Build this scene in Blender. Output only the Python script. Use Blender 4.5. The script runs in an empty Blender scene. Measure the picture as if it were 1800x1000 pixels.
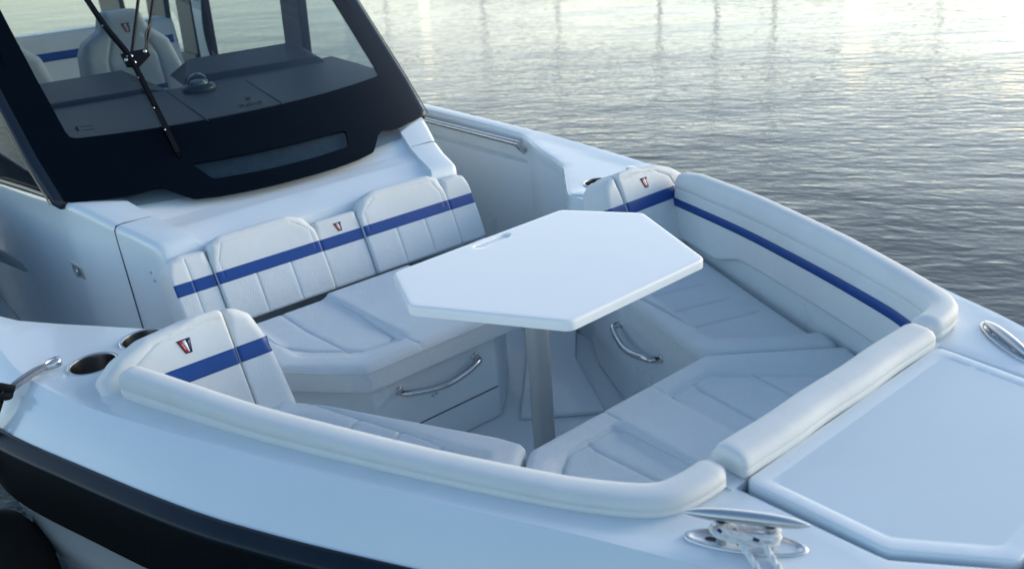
import bpy, bmesh, math, random
import numpy as np
from mathutils import Vector, Matrix
from mathutils.geometry import delaunay_2d_cdt

# ------------------------------------------------------------------ camera, sky, sun, exposure
sc = bpy.context.scene
COL = sc.collection
cam_d = bpy.data.cameras.new("camera"); cam = bpy.data.objects.new("camera", cam_d); COL.objects.link(cam)
sc.camera = cam
cam_d.sensor_width = 36.0; cam_d.lens = 30.0; cam_d.clip_start = 0.05; cam_d.clip_end = 5000
RM = [[0.626347, 0.776037, -0.073861], [0.278608, -0.311340, -0.908540], [-0.728057, 0.548483, -0.411217]]
r_, d_, f_ = [Vector(v) for v in RM]
m = Matrix((r_, -d_, -f_)).transposed().to_4x4(); m.translation = Vector((0, -1.5, 2.356))
cam.matrix_world = m
cam_d.dof.use_dof = True; cam_d.dof.focus_distance = 2.7; cam_d.dof.aperture_fstop = 3.2

SUN_AZ = math.radians(72.0)      # direction towards the sun, counter-clockwise from +X
SUN_EL = math.radians(14.0)
HAZE_K = 0.82
w = bpy.data.worlds.new("World"); sc.world = w; w.use_nodes = True
nt = w.node_tree; nt.nodes.clear()
sky = nt.nodes.new("ShaderNodeTexSky"); sky.sky_type = 'NISHITA'; sky.sun_disc = False
sky.sun_elevation = SUN_EL; sky.sun_rotation = math.pi / 2 - SUN_AZ
sky.air_density = 1.0; sky.dust_density = 0.9; sky.ozone_density = 1.6
bg = nt.nodes.new("ShaderNodeBackground"); bg.inputs[1].default_value = 0.14
wo = nt.nodes.new("ShaderNodeOutputWorld")
nt.links.new(sky.outputs[0], bg.inputs[0])
# pale dusk haze low over the far shore, added to the sky
tcw = nt.nodes.new("ShaderNodeTexCoord"); sx = nt.nodes.new("ShaderNodeSeparateXYZ"); nt.links.new(tcw.outputs["Generated"], sx.inputs[0])
def wm(op, a, b=None, clamp=False):
    q = nt.nodes.new("ShaderNodeMath"); q.operation = op; q.use_clamp = clamp
    for i, v in enumerate((a, b)):
        if v is None: continue
        if isinstance(v, (int, float)): q.inputs[i].default_value = v
        else: nt.links.new(v, q.inputs[i])
    return q.outputs[0]
el_f = wm('POWER', wm('SUBTRACT', 1.0, wm('MULTIPLY', wm('MAXIMUM', sx.outputs[2], 0.0), 1.0), True), 2.4)
HAZ = math.radians(122.0)
az_f = wm('ADD', wm('MULTIPLY', wm('ADD', wm('MULTIPLY', sx.outputs[0], math.cos(HAZ)), wm('MULTIPLY', sx.outputs[1], math.sin(HAZ))), 0.5), 0.5, True)
bg2 = nt.nodes.new("ShaderNodeBackground"); bg2.inputs[0].default_value = (1.0, 0.90, 0.69, 1)
nt.links.new(wm('MULTIPLY', wm('MULTIPLY', el_f, wm('POWER', az_f, 2.0)), HAZE_K), bg2.inputs[1])
ads = nt.nodes.new("ShaderNodeAddShader"); nt.links.new(bg.outputs[0], ads.inputs[0]); nt.links.new(bg2.outputs[0], ads.inputs[1]); nt.links.new(ads.outputs[0], wo.inputs[0])
sd = bpy.data.lights.new("sun", 'SUN'); sd.energy = 0.5; sd.angle = math.radians(25); sd.color = (1.0, 0.93, 0.84)
so = bpy.data.objects.new("sun", sd); COL.objects.link(so)
sdir = Vector((math.cos(SUN_AZ) * math.cos(SUN_EL), math.sin(SUN_AZ) * math.cos(SUN_EL), math.sin(SUN_EL)))
so.rotation_euler = sdir.to_track_quat('Z', 'Y').to_euler()
sc.view_settings.view_transform = 'Standard'; sc.view_settings.look = 'None'
sc.view_settings.exposure = 1.08; sc.view_settings.gamma = 1.0

# ------------------------------------------------------------------ materials
def mat(name, col, rough=0.5, metal=0.0, coat=0.0, bump=0.0, bscale=200.0, var=0.0, vscale=3.0,
        spec=0.5, trans=0.0, rvar=0.0, ior=1.45, weave=False, spots=0.0, wr=0.0):
    M = bpy.data.materials.new(name); M.use_nodes = True
    n = M.node_tree; p = n.nodes["Principled BSDF"]; L = n.links
    p.inputs["Base Color"].default_value = (*col, 1); p.inputs["Roughness"].default_value = rough
    p.inputs["Metallic"].default_value = metal; p.inputs["Coat Weight"].default_value = coat
    p.inputs["Coat Roughness"].default_value = 0.06
    p.inputs["Specular IOR Level"].default_value = spec; p.inputs["IOR"].default_value = ior
    p.inputs["Transmission Weight"].default_value = trans
    tc = n.nodes.new("ShaderNodeTexCoord")
    if var > 0:
        a = n.nodes.new("ShaderNodeTexNoise"); a.inputs["Scale"].default_value = vscale; a.inputs["Detail"].default_value = 8
        a.inputs["Roughness"].default_value = 0.65
        L.new(tc.outputs["Object"], a.inputs["Vector"])
        mx = n.nodes.new("ShaderNodeMix"); mx.data_type = 'RGBA'
        mx.inputs["A"].default_value = (*[c * (1 - var) for c in col], 1)
        mx.inputs["B"].default_value = (*[min(1, c * (1 + var)) for c in col], 1)
        cr = n.nodes.new("ShaderNodeMapRange"); cr.inputs["From Min"].default_value = 0.2; cr.inputs["From Max"].default_value = 0.8
        L.new(a.outputs["Fac"], cr.inputs["Value"]); L.new(cr.outputs[0], mx.inputs["Factor"])
        out = mx.outputs["Result"]
        if spots > 0:
            v = n.nodes.new("ShaderNodeTexNoise"); v.inputs["Scale"].default_value = 60; v.inputs["Detail"].default_value = 2
            L.new(tc.outputs["Object"], v.inputs["Vector"])
            r = n.nodes.new("ShaderNodeMapRange"); r.inputs["From Min"].default_value = 0.72; r.inputs["From Max"].default_value = 0.78
            r.inputs["To Max"].default_value = spots
            L.new(v.outputs["Fac"], r.inputs["Value"])
            m2 = n.nodes.new("ShaderNodeMix"); m2.data_type = 'RGBA'; m2.inputs["B"].default_value = (0.2, 0.2, 0.19, 1)
            L.new(out, m2.inputs["A"]); L.new(r.outputs[0], m2.inputs["Factor"]); out = m2.outputs["Result"]
        L.new(out, p.inputs["Base Color"])
        if rvar > 0:
            rr = n.nodes.new("ShaderNodeMapRange"); rr.inputs["To Min"].default_value = rough - rvar; rr.inputs["To Max"].default_value = rough + rvar
            L.new(cr.outputs[0], rr.inputs["Value"]); L.new(rr.outputs[0], p.inputs["Roughness"])
    if bump > 0:
        b = n.nodes.new("ShaderNodeBump"); b.inputs["Strength"].default_value = bump; b.inputs["Distance"].default_value = 0.002
        if weave:
            v = n.nodes.new("ShaderNodeTexVoronoi"); v.inputs["Scale"].default_value = bscale
            L.new(tc.outputs["Object"], v.inputs["Vector"]); hsrc = v.outputs["Distance"]
        else:
            v = n.nodes.new("ShaderNodeTexNoise"); v.inputs["Scale"].default_value = bscale; v.inputs["Detail"].default_value = 4
            L.new(tc.outputs["Object"], v.inputs["Vector"]); hsrc = v.outputs["Fac"]
        L.new(hsrc, b.inputs["Height"]); L.new(b.outputs[0], p.inputs["Normal"])
        if wr > 0:      # soft puckers and sag in the upholstery
            v2 = n.nodes.new("ShaderNodeTexNoise"); v2.inputs["Scale"].default_value = 11; v2.inputs["Detail"].default_value = 2; v2.inputs["Distortion"].default_value = 0.6
            L.new(tc.outputs["Object"], v2.inputs["Vector"])
            b2 = n.nodes.new("ShaderNodeBump"); b2.inputs["Strength"].default_value = wr; b2.inputs["Distance"].default_value = 0.02
            L.new(v2.outputs["Fac"], b2.inputs["Height"]); L.new(b.outputs[0], b2.inputs["Normal"]); L.new(b2.outputs[0], p.inputs["Normal"])
    return M

GEL = mat("white_gelcoat", (0.69, 0.765, 0.805), 0.22, coat=0.5, var=0.035, vscale=2.5, rvar=0.06, spots=0.10)
GELIN = mat("liner_gelcoat", (0.72, 0.785, 0.805), 0.3, coat=0.3, var=0.03, vscale=3, rvar=0.06)
NONSKID = mat("nonskid_gelcoat", (0.60, 0.695, 0.75), 0.42, coat=0.1, bump=0.07, bscale=420, var=0.03, vscale=4, weave=True, spots=0.12)
VINYL = mat("white_vinyl", (0.685, 0.715, 0.715), 0.55, spec=0.35, bump=0.3, bscale=330, var=0.05, vscale=7, wr=0.07)
VMESH = mat("textured_vinyl", (0.68, 0.735, 0.755), 0.6, bump=0.6, bscale=300, var=0.05, vscale=6, weave=True, wr=0.13)
BLUE = mat("blue_vinyl", (0.0, 0.052, 0.25), 0.38, bump=0.3, bscale=330, var=0.1, vscale=9)
STEEL = mat("polished_steel", (0.62, 0.62, 0.62), 0.16, metal=1.0, var=0.08, vscale=20, rvar=0.05)
ALU = mat("anodised_aluminium", (0.50, 0.51, 0.51), 0.42, metal=0.6, var=0.05, vscale=8)
CAST = mat("satin_cast_steel", (0.58, 0.60, 0.62), 0.30, metal=1.0, var=0.04, vscale=12, rvar=0.03)
TABLE = mat("white_table_laminate", (0.87, 0.89, 0.885), 0.22, coat=0.4, var=0.012, vscale=2.0, rvar=0.06)
BLACKG = mat("black_glass_band", (0.002, 0.0045, 0.009), 0.12, coat=0.0, spec=0.10, var=0.15, vscale=4)
FRAME = mat("dark_blue_frame_paint", (0.008, 0.016, 0.028), 0.3, spec=0.5, var=0.15, vscale=5)
RUBBER = mat("black_rubber", (0.010, 0.012, 0.014), 0.45, bump=0.2, bscale=150, var=0.2, vscale=8)
RUBTOP = mat("navy_rub_rail", (0.004, 0.013, 0.024), 0.34, spec=0.22, var=0.3, vscale=6, rvar=0.08)
CARBON = mat("dark_hull_band", (0.003, 0.004, 0.006), 0.55, spec=0.12, bump=0.25, bscale=350, var=0.25, vscale=5, weave=True)
HULL = mat("pale_grey_hull", (0.50, 0.54, 0.58), 0.2, coat=0.6, var=0.05, vscale=2)
DASH = mat("slate_dash_vinyl", (0.033, 0.050, 0.078), 0.55, bump=0.3, bscale=300, var=0.08, vscale=6)
DASHD = mat("dark_dash_vinyl", (0.027, 0.04, 0.06), 0.5, bump=0.3, bscale=300, var=0.1, vscale=6)
RED = mat("red_badge", (0.42, 0.008, 0.02), 0.35, coat=0.4)
WHT = mat("white_badge", (0.8, 0.8, 0.8), 0.35, coat=0.4)
NAVY = mat("navy_badge", (0.005, 0.02, 0.12), 0.35, coat=0.4)
BLK = mat("black_paint", (0.004, 0.004, 0.005), 0.4)
WIPER = mat("black_wiper_paint", (0.004, 0.004, 0.005), 0.45, spec=0.3, var=0.2, vscale=30)
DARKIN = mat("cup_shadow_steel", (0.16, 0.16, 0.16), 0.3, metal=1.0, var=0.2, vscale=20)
ROPE = mat("white_braided_rope", (0.76, 0.77, 0.77), 0.95, spec=0.1, bump=0.9, bscale=260, var=0.1, vscale=60)
ROPEN = mat("navy_rope_fleck", (0.01, 0.03, 0.12), 0.8, bump=0.5, bscale=260)
GREYROPE = mat("grey_braided_rope", (0.25, 0.27, 0.30), 0.8, bump=1.0, bscale=420, var=0.35, vscale=200)
BLACKCLOTH = mat("black_fender_cloth", (0.004, 0.004, 0.005), 0.9, bump=0.6, bscale=200, var=0.3, vscale=15)
BROWN = mat("brown_carpet", (0.035, 0.028, 0.026), 0.9, bump=0.6, bscale=120, var=0.3, vscale=40)
GAP = mat("dark_panel_gap", (0.05, 0.06, 0.07), 0.7)
BRONZE = mat("tan_edge_seal", (0.22, 0.19, 0.15), 0.5, var=0.2, vscale=20)

def glass_mat(name, tint, rough=0.0, refl=1.5):
    M = bpy.data.materials.new(name); M.use_nodes = True; n = M.node_tree; n.nodes.clear()
    o = n.nodes.new("ShaderNodeOutputMaterial"); t = n.nodes.new("ShaderNodeBsdfTransparent"); t.inputs[0].default_value = (*tint, 1)
    g = n.nodes.new("ShaderNodeBsdfGlossy"); g.inputs["Roughness"].default_value = rough; g.inputs["Color"].default_value = (0.8, 0.85, 0.9, 1)
    f = n.nodes.new("ShaderNodeFresnel"); f.inputs["IOR"].default_value = refl
    x = n.nodes.new("ShaderNodeMixShader")
    ge = n.nodes.new("ShaderNodeNewGeometry"); q = n.nodes.new("ShaderNodeMath"); q.operation = 'SUBTRACT'; q.inputs[0].default_value = 1.0; q.use_clamp = True
    n.links.new(ge.outputs["Backfacing"], q.inputs[1]); q2 = n.nodes.new("ShaderNodeMath"); q2.operation = 'MULTIPLY'; n.links.new(f.outputs[0], q2.inputs[0]); n.links.new(q.outputs[0], q2.inputs[1])
    n.links.new(q2.outputs[0], x.inputs[0]); n.links.new(t.outputs[0], x.inputs[1]); n.links.new(g.outputs[0], x.inputs[2]); n.links.new(x.outputs[0], o.inputs[0])
    return M
GLASS = glass_mat("tinted_windscreen_glass", (0.66, 0.72, 0.74))
GLASSD = glass_mat("dark_side_glass", (0.45, 0.43, 0.43), refl=1.12)
GLASSC = glass_mat("clear_plastic", (0.85, 0.88, 0.9))

# ------------------------------------------------------------------ basic helpers
def link(name, me, mats, parent=None, smooth=True):
    if not isinstance(mats, (list, tuple)): mats = [mats]
    for x in mats: me.materials.append(x)
    if smooth:
        for p in me.polygons: p.use_smooth = True
    o = bpy.data.objects.new(name, me); COL.objects.link(o)
    if parent: o.parent = parent
    return o
def mesh(name, V, F, mats, parent=None, smooth=True, mi=None):
    me = bpy.data.meshes.new(name); me.from_pydata([tuple(map(float, v)) for v in V], [], [tuple(map(int, f)) for f in F])
    if mi is not None:
        for p, i in zip(me.polygons, mi): p.material_index = i
    me.update(); bm = bmesh.new(); bm.from_mesh(me); bmesh.ops.recalc_face_normals(bm, faces=bm.faces); bm.to_mesh(me); bm.free()
    return link(name, me, mats, parent, smooth)
def sharp(o, ang=35):
    me = o.data; bm = bmesh.new(); bm.from_mesh(me); a = math.radians(ang)
    for e in bm.edges:
        if len(e.link_faces) == 2 and e.calc_face_angle(0) > a: e.smooth = False
    bm.to_mesh(me); bm.free(); return o
def bevel(o, wd=0.005, seg=3, ang=30):
    b = o.modifiers.new("bevel", 'BEVEL'); b.width = wd; b.segments = seg; b.limit_method = 'ANGLE'; b.angle_limit = math.radians(ang)
    b.harden_normals = True
    return o
def empty(name, loc=(0, 0, 0), label=None, cat=None, group=None):
    o = bpy.data.objects.new(name, None); COL.objects.link(o); o.location = loc
    if label: o["label"] = label
    if cat: o["category"] = cat
    if group: o["group"] = group
    return o
def cr(pts, n=8, closed=False):
    """Catmull-Rom through points."""
    P = [np.array(p, float) for p in pts]; out = []
    N = len(P); seg = N if closed else N - 1
    for i in range(seg):
        if closed: a, b, c, d = P[(i - 1) % N], P[i], P[(i + 1) % N], P[(i + 2) % N]
        else: a, b, c, d = P[max(i - 1, 0)], P[i], P[i + 1], P[min(i + 2, N - 1)]
        for k in range(n):
            t = k / n
            out.append(0.5 * ((2 * b) + (-a + c) * t + (2 * a - 5 * b + 4 * c - d) * t * t + (-a + 3 * b - 3 * c + d) * t ** 3))
    if not closed: out.append(P[-1])
    return np.array(out)
def resample(P, step, closed=False):
    P = np.array(P, float)
    if closed: P = np.vstack([P, P[:1]])
    s = np.r_[0, np.cumsum(np.linalg.norm(np.diff(P, axis=0), axis=1))]
    n = max(2, int(round(s[-1] / step)) + 1); t = np.linspace(0, s[-1], n)
    Q = np.stack([np.interp(t, s, P[:, i]) for i in range(P.shape[1])], 1)
    return Q[:-1] if closed else Q
def tube_data(path, rad, n=12, caps=True):
    path = np.array(path, float); N = len(path); rad = np.full(N, rad) if np.isscalar(rad) else np.array(rad, float)
    T = np.gradient(path, axis=0); T /= np.linalg.norm(T, axis=1)[:, None] + 1e-12
    up = np.array([0, 0, 1.0]) if abs(T[0][2]) < 0.9 else np.array([1.0, 0, 0])
    V = []; F = []; nrm = np.cross(T[0], up); nrm /= np.linalg.norm(nrm)
    for i in range(N):
        nrm = nrm - T[i] * np.dot(nrm, T[i]); nrm /= np.linalg.norm(nrm); b = np.cross(T[i], nrm)
        for k in range(n):
            a = 2 * math.pi * k / n; V.append(path[i] + rad[i] * (math.cos(a) * nrm + math.sin(a) * b))
    for i in range(N - 1):
        for k in range(n):
            F.append((i * n + k, i * n + (k + 1) % n, (i + 1) * n + (k + 1) % n, (i + 1) * n + k))
    if caps: F.append(tuple(range(n))[::-1]); F.append(tuple((N - 1) * n + k for k in range(n)))
    return V, F
def tube(name, path, rad, mats, parent=None, n=12, caps=True):
    V, F = tube_data(path, rad, n, caps); return sharp(mesh(name, V, F, mats, parent), 60)
def merge(parts):
    V = []; F = []
    for v, f in parts:
        k = len(V); V += list(v); F += [tuple(i + k for i in q) for q in f]
    return V, F
def lathe(name, prof, centre, mats, parent=None, n=48, axis=(0, 0, 1), sx=1, sy=1, rot=0):
    V = []; F = []; q = Vector(axis).to_track_quat('Z', 'Y')
    for r, z in prof:
        for k in range(n):
            a = 2 * math.pi * k / n; p = Vector((r * math.cos(a) * sx, r * math.sin(a) * sy, z))
            p = Matrix.Rotation(rot, 3, 'Z') @ p
            V.append(q @ p + Vector(centre))
    for i in range(len(prof) - 1):
        for k in range(n): F.append((i * n + k, i * n + (k + 1) % n, (i + 1) * n + (k + 1) % n, (i + 1) * n + k))
    if prof[0][0] > 1e-6: pass
    return sharp(mesh(name, V, F, mats, parent), 50)
def box_data(c, s, rot=None):
    V = [Vector((x * s[0] / 2, y * s[1] / 2, z * s[2] / 2)) for x in (-1, 1) for y in (-1, 1) for z in (-1, 1)]
    if rot is not None: V = [rot @ v for v in V]
    V = [v + Vector(c) for v in V]
    return V, [(0, 1, 3, 2), (4, 6, 7, 5), (0, 4, 5, 1), (2, 3, 7, 6), (0, 2, 6, 4), (1, 5, 7, 3)]
def prism(name, poly, z0, z1, mats, parent=None, bev=0.0):
    n = len(poly); zz0 = z0 if callable(z0) else (lambda x, y: z0); zz1 = z1 if callable(z1) else (lambda x, y: z1)
    V = [(x, y, zz0(x, y)) for x, y in poly] + [(x, y, zz1(x, y)) for x, y in poly]
    F = [tuple(range(n))[::-1], tuple(range(n, 2 * n))] + [(i, (i + 1) % n, (i + 1) % n + n, i + n) for i in range(n)]
    o = mesh(name, V, F, mats, parent, smooth=bev > 0)
    if bev: bevel(o, bev)
    return o

# ------------------------------------------------------------------ the pad: rounded, stitched cushion on any mapped plane
def area(P): x, y = P[:, 0], P[:, 1]; return 0.5 * np.sum(x * np.roll(y, -1) - y * np.roll(x, -1))
def round_poly(poly, rad, n=6):
    P = np.array([p[:2] for p in poly], float); rs = [p[2] if len(p) > 2 else rad for p in poly]; out = []; N = len(P)
    for i in range(N):
        a, b, c = P[i - 1], P[i], P[(i + 1) % N]; u = a - b; v = c - b; lu, lv = np.linalg.norm(u), np.linalg.norm(v); u /= lu; v /= lv
        ang = math.acos(max(-1, min(1, np.dot(u, v))))
        if ang > math.pi * 0.985 or rs[i] <= 0: out.append(b); continue
        t = min(rs[i] / math.tan(ang / 2), 0.48 * lu, 0.48 * lv); p0 = b + u * t; p1 = b + v * t
        for k in range(n + 1):
            s = k / n; out.append((1 - s) ** 2 * p0 + 2 * s * (1 - s) * b + s * s * p1)
    return np.array(out)
def dist_poly(Q, P, closed=True):
    A = P; B = np.roll(P, -1, axis=0) if closed else P[1:]
    if not closed: A = P[:-1]
    d = np.full(len(Q), 1e9)
    for a, b in zip(A, B):
        ab = b - a; L = ab @ ab + 1e-15; t = np.clip(((Q - a) @ ab) / L, 0, 1)
        dd = np.linalg.norm(Q - (a + t[:, None] * ab), axis=1); d = np.minimum(d, dd)
    return d
def inside(Q, P):
    x, y = Q[:, 0], Q[:, 1]; c = np.zeros(len(Q), bool); N = len(P)
    for i in range(N):
        x0, y0 = P[i]; x1, y1 = P[(i + 1) % N]
        if y0 == y1: continue
        k = ((y0 > y) != (y1 > y)) & (x < (x1 - x0) * (y - y0) / (y1 - y0) + x0); c ^= k
    return c
def cdt(P, extra):
    pts = [Vector(p) for p in P] + [Vector(p) for p in extra]; n = len(P)
    vs, es, fs, *_ = delaunay_2d_cdt(pts, [(i, (i + 1) % n) for i in range(n)], [], 1, 1e-6)
    V = np.array([tuple(v) for v in vs])
    return V, [tuple(f) for f in fs]
def hexgrid(P, step):
    lo = P.min(0); hi = P.max(0); pts = []; j = 0; y = lo[1]
    while y < hi[1]:
        xs = np.arange(lo[0] + (step / 2 if j % 2 else 0), hi[0], step); pts.append(np.stack([xs, np.full(len(xs), y)], 1)); y += step * 0.866; j += 1
    return np.vstack(pts) if pts else np.zeros((0, 2))
class Pad:
    def __init__(s, poly, mp, th, r=0.02, corner=0.02, seams=(), extra=None, step=0.02, bstep=0.012, nround=5, noround=None, holes=(), rf=None, sk=0.0):
        s.rf = rf; s.sk = sk
        s.holes = [np.array(h, float) for h in holes]
        s.P = resample(round_poly(poly, corner), bstep, True)
        if area(s.P) < 0: s.P = s.P[::-1]
        s.mp, s.th, s.r, s.extra = mp, th, r, extra
        s.seams = [(np.array(q, float), dp, wd) for q, dp, wd in seams]; s.step = step; s.nround = nround; s.noround = noround
        s.rp = None
    def H(s, Q):
        d = dist_poly(Q, s.P)
        if s.noround is not None: d = np.where(s.noround(Q), 1.0, d)
        rr = s.r if s.rf is None else s.rf(Q); t = np.clip((rr - d) / rr, 0, 1); h = s.th - rr + rr * np.sqrt(np.maximum(0, 1 - t * t))
        for q, dp, wd in s.seams:
            ds = dist_poly(Q, q, False); h = h - dp * np.exp(-(ds / wd) ** 2)
        if s.extra is not None: h = h + s.extra(Q, d)
        return h
    def build(s, name, mats, parent=None, matfn=None, skirt=True):
        P = s.P; T = np.roll(P, -1, 0) - np.roll(P, 1, 0); T /= np.linalg.norm(T, axis=1)[:, None]; Nn = np.stack([-T[:, 1], T[:, 0]], 1)
        ext = []
        for k in range(1, s.nround + 1 + (3 if s.rf else 0)):
            d = s.r * (1 - math.cos(k / s.nround * math.pi / 2)) if k <= s.nround else (.0016, .0035, .007)[k - s.nround - 1]; _ = s.r * (1 - math.cos(k / s.nround * math.pi / 2)); q = P + Nn * d
            ok = inside(q, P) & (dist_poly(q, P) > d * 0.93); ext.append(q[ok])
        g = hexgrid(P, s.step); g = g[inside(g, P)]; 
        if len(g): g = g[dist_poly(g, P) > s.r + 0.35 * s.step]
        spts = []
        for q, dp, wd in s.seams:
            if len(g): g = g[dist_poly(g, q, False) > wd * 2.2]
            R = resample(q, s.step * 0.6); t = np.gradient(R, axis=0); t /= np.linalg.norm(t, axis=1)[:, None] + 1e-12; nn = np.stack([-t[:, 1], t[:, 0]], 1)
            for o in (0, -0.5, 0.5, -1.1, 1.1, -1.8, 1.8): spts.append(R + nn * wd * o)
        if spts:
            sp = np.vstack(spts); sp = sp[inside(sp, P)]; sp = sp[dist_poly(sp, P) > s.r * 0.3]; ext.append(sp)
        ext.append(g); E = np.vstack(ext)
        # drop near-duplicates
        key = np.round(E / 0.0012).astype(int); _, ix = np.unique(key, axis=0, return_index=True); E = E[ix]
        if s.holes:
            for hl in s.holes: E = E[~inside(E, hl)]; E = E[dist_poly(E, hl) > s.step * .25]
            pts = [Vector(q) for q in P]; edges = [(i, (i + 1) % len(P)) for i in range(len(P))]
            for hl in s.holes:
                k = len(pts); pts += [Vector(q) for q in hl]; edges += [(k + i, k + (i + 1) % len(hl)) for i in range(len(hl))]
            vs, es, fs, *_ = delaunay_2d_cdt(pts + [Vector(q) for q in E], edges, [], 1, 1e-6); V = np.array([tuple(v) for v in vs])
            F = [tuple(f) for f in fs if not any(inside(V[list(f)].mean(0)[None], hl)[0] for hl in s.holes)]
        else: V, F = cdt(P, E)
        h = s.H(V); X = s.mp(V, h)
        n = len(P); F = list(F)
        Vl = list(X)
        if skirt:
            hb = s.H(P); lo = s.mp(P, np.full(n, s.sk)); k = len(Vl); Vl += list(lo)
            # find indices of boundary verts in V (first n are boundary in order)
            F += [(i, (i + 1) % n, k + (i + 1) % n, k + i) for i in range(n)]
        mi = None
        if matfn is not None:
            mi = []
            C = np.array([V[list(f)].mean(0) if max(f) < len(V) else V[list(f)[0]] for f in F]); mi = matfn(C, s)
        me = bpy.data.meshes.new(name); me.from_pydata([tuple(map(float, v)) for v in Vl], [], F); me.update()
        if mi is not None:
            for p, i in zip(me.polygons, mi): p.material_index = int(i)
        bm = bmesh.new(); bm.from_mesh(me); bmesh.ops.recalc_face_normals(bm, faces=bm.faces)
        # make sure top faces look outwards
        tv = s.mp(np.array([P.mean(0)]), np.array([s.th + 0.01]))[0] - s.mp(np.array([P.mean(0)]), np.array([s.th]))[0]
        sgn = sum(f.normal.dot(Vector(tv)) * f.calc_area() for f in bm.faces)
        if sgn < 0: bmesh.ops.reverse_faces(bm, faces=bm.faces)
        bm.to_mesh(me); bm.free()
        return link(name, me, mats, parent)
    def overlay(s, name, polys, mats, parent=None, lift=0.0015, step=0.012):
        """thin layer(s) lying on the pad; polys = list of (polygon, material index)"""
        V = []; F = []; MI = []
        for poly, mi in polys:
            P = resample(np.array(poly, float), step, True) if len(poly) > 2 else poly
            P0 = []; poly = np.array(poly, float)
            for a, b in zip(poly, np.roll(poly, -1, 0)):
                L = np.linalg.norm(b - a); k = max(1, int(L / step)); P0 += [a + (b - a) * i / k for i in range(k)]
            P0 = np.array(P0); g = hexgrid(P0, step)
            if len(g): g = g[inside(g, P0)]
            if len(g): g = g[dist_poly(g, P0) > step * 0.4]
            v, f = cdt(P0, g); X = s.mp(v, s.H(v) + lift); n = len(P0); lo = s.mp(P0, s.H(P0) - 0.001)
            k = len(V); V += list(X) + list(lo); F += [tuple(i + k for i in q) for q in f]; MI += [mi] * len(f)
            kk = len(X); F += [(k + i, k + (i + 1) % n, k + kk + (i + 1) % n, k + kk + i) for i in range(n)]; MI += [mi] * n
        me = bpy.data.meshes.new(name); me.from_pydata([tuple(map(float, q)) for q in V], [], F); me.update()
        for p, i in zip(me.polygons, MI): p.material_index = i
        bm = bmesh.new(); bm.from_mesh(me); bmesh.ops.recalc_face_normals(bm, faces=bm.faces); bm.to_mesh(me); bm.free()
        return link(name, me, mats, parent)
def planemap(o, u, v):
    o, u, v = [np.array(q, float) for q in (o, u, v)]; u = u / np.linalg.norm(u); v = v / np.linalg.norm(v); n = np.cross(u, v)
    return lambda Q, h: o + Q[:, :1] * u + Q[:, 1:2] * v + np.asarray(h)[:, None] * n
def flat(zf):
    return lambda Q, h: np.stack([Q[:, 0], Q[:, 1], (zf(Q[:, 0], Q[:, 1]) if callable(zf) else zf) + np.asarray(h)], 1)
def badge(pad, c, s, parent, flip=1):
    """red, white and navy trapezoid badge with a dark outline; flip=-1 when u runs to the viewer's left"""
    def q(pts): return [(c[0] + flip * s * x, c[1] + s * y) for x, y in pts]
    polys = [(q([(-.52, .55), (.52, .55), (.36, -.55), (-.14, -.55)]), 0)]
    pad.overlay("badge_plate", polys, [BLK], parent, lift=0.0015, step=0.01)
    polys = [(q([(-.44, .50), (-.20, .50), (.06, -.49), (-.10, -.49)]), 0),
             (q([(-.12, .46), (.14, .46), (.20, -.44), (.10, -.44)]), 1), (q([(.19, .48), (.44, .48), (.31, -.48), (.22, -.48)]), 2)]
    pad.overlay("badge", polys, [RED, WHT, NAVY], parent, lift=0.0026, step=0.01)

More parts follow.
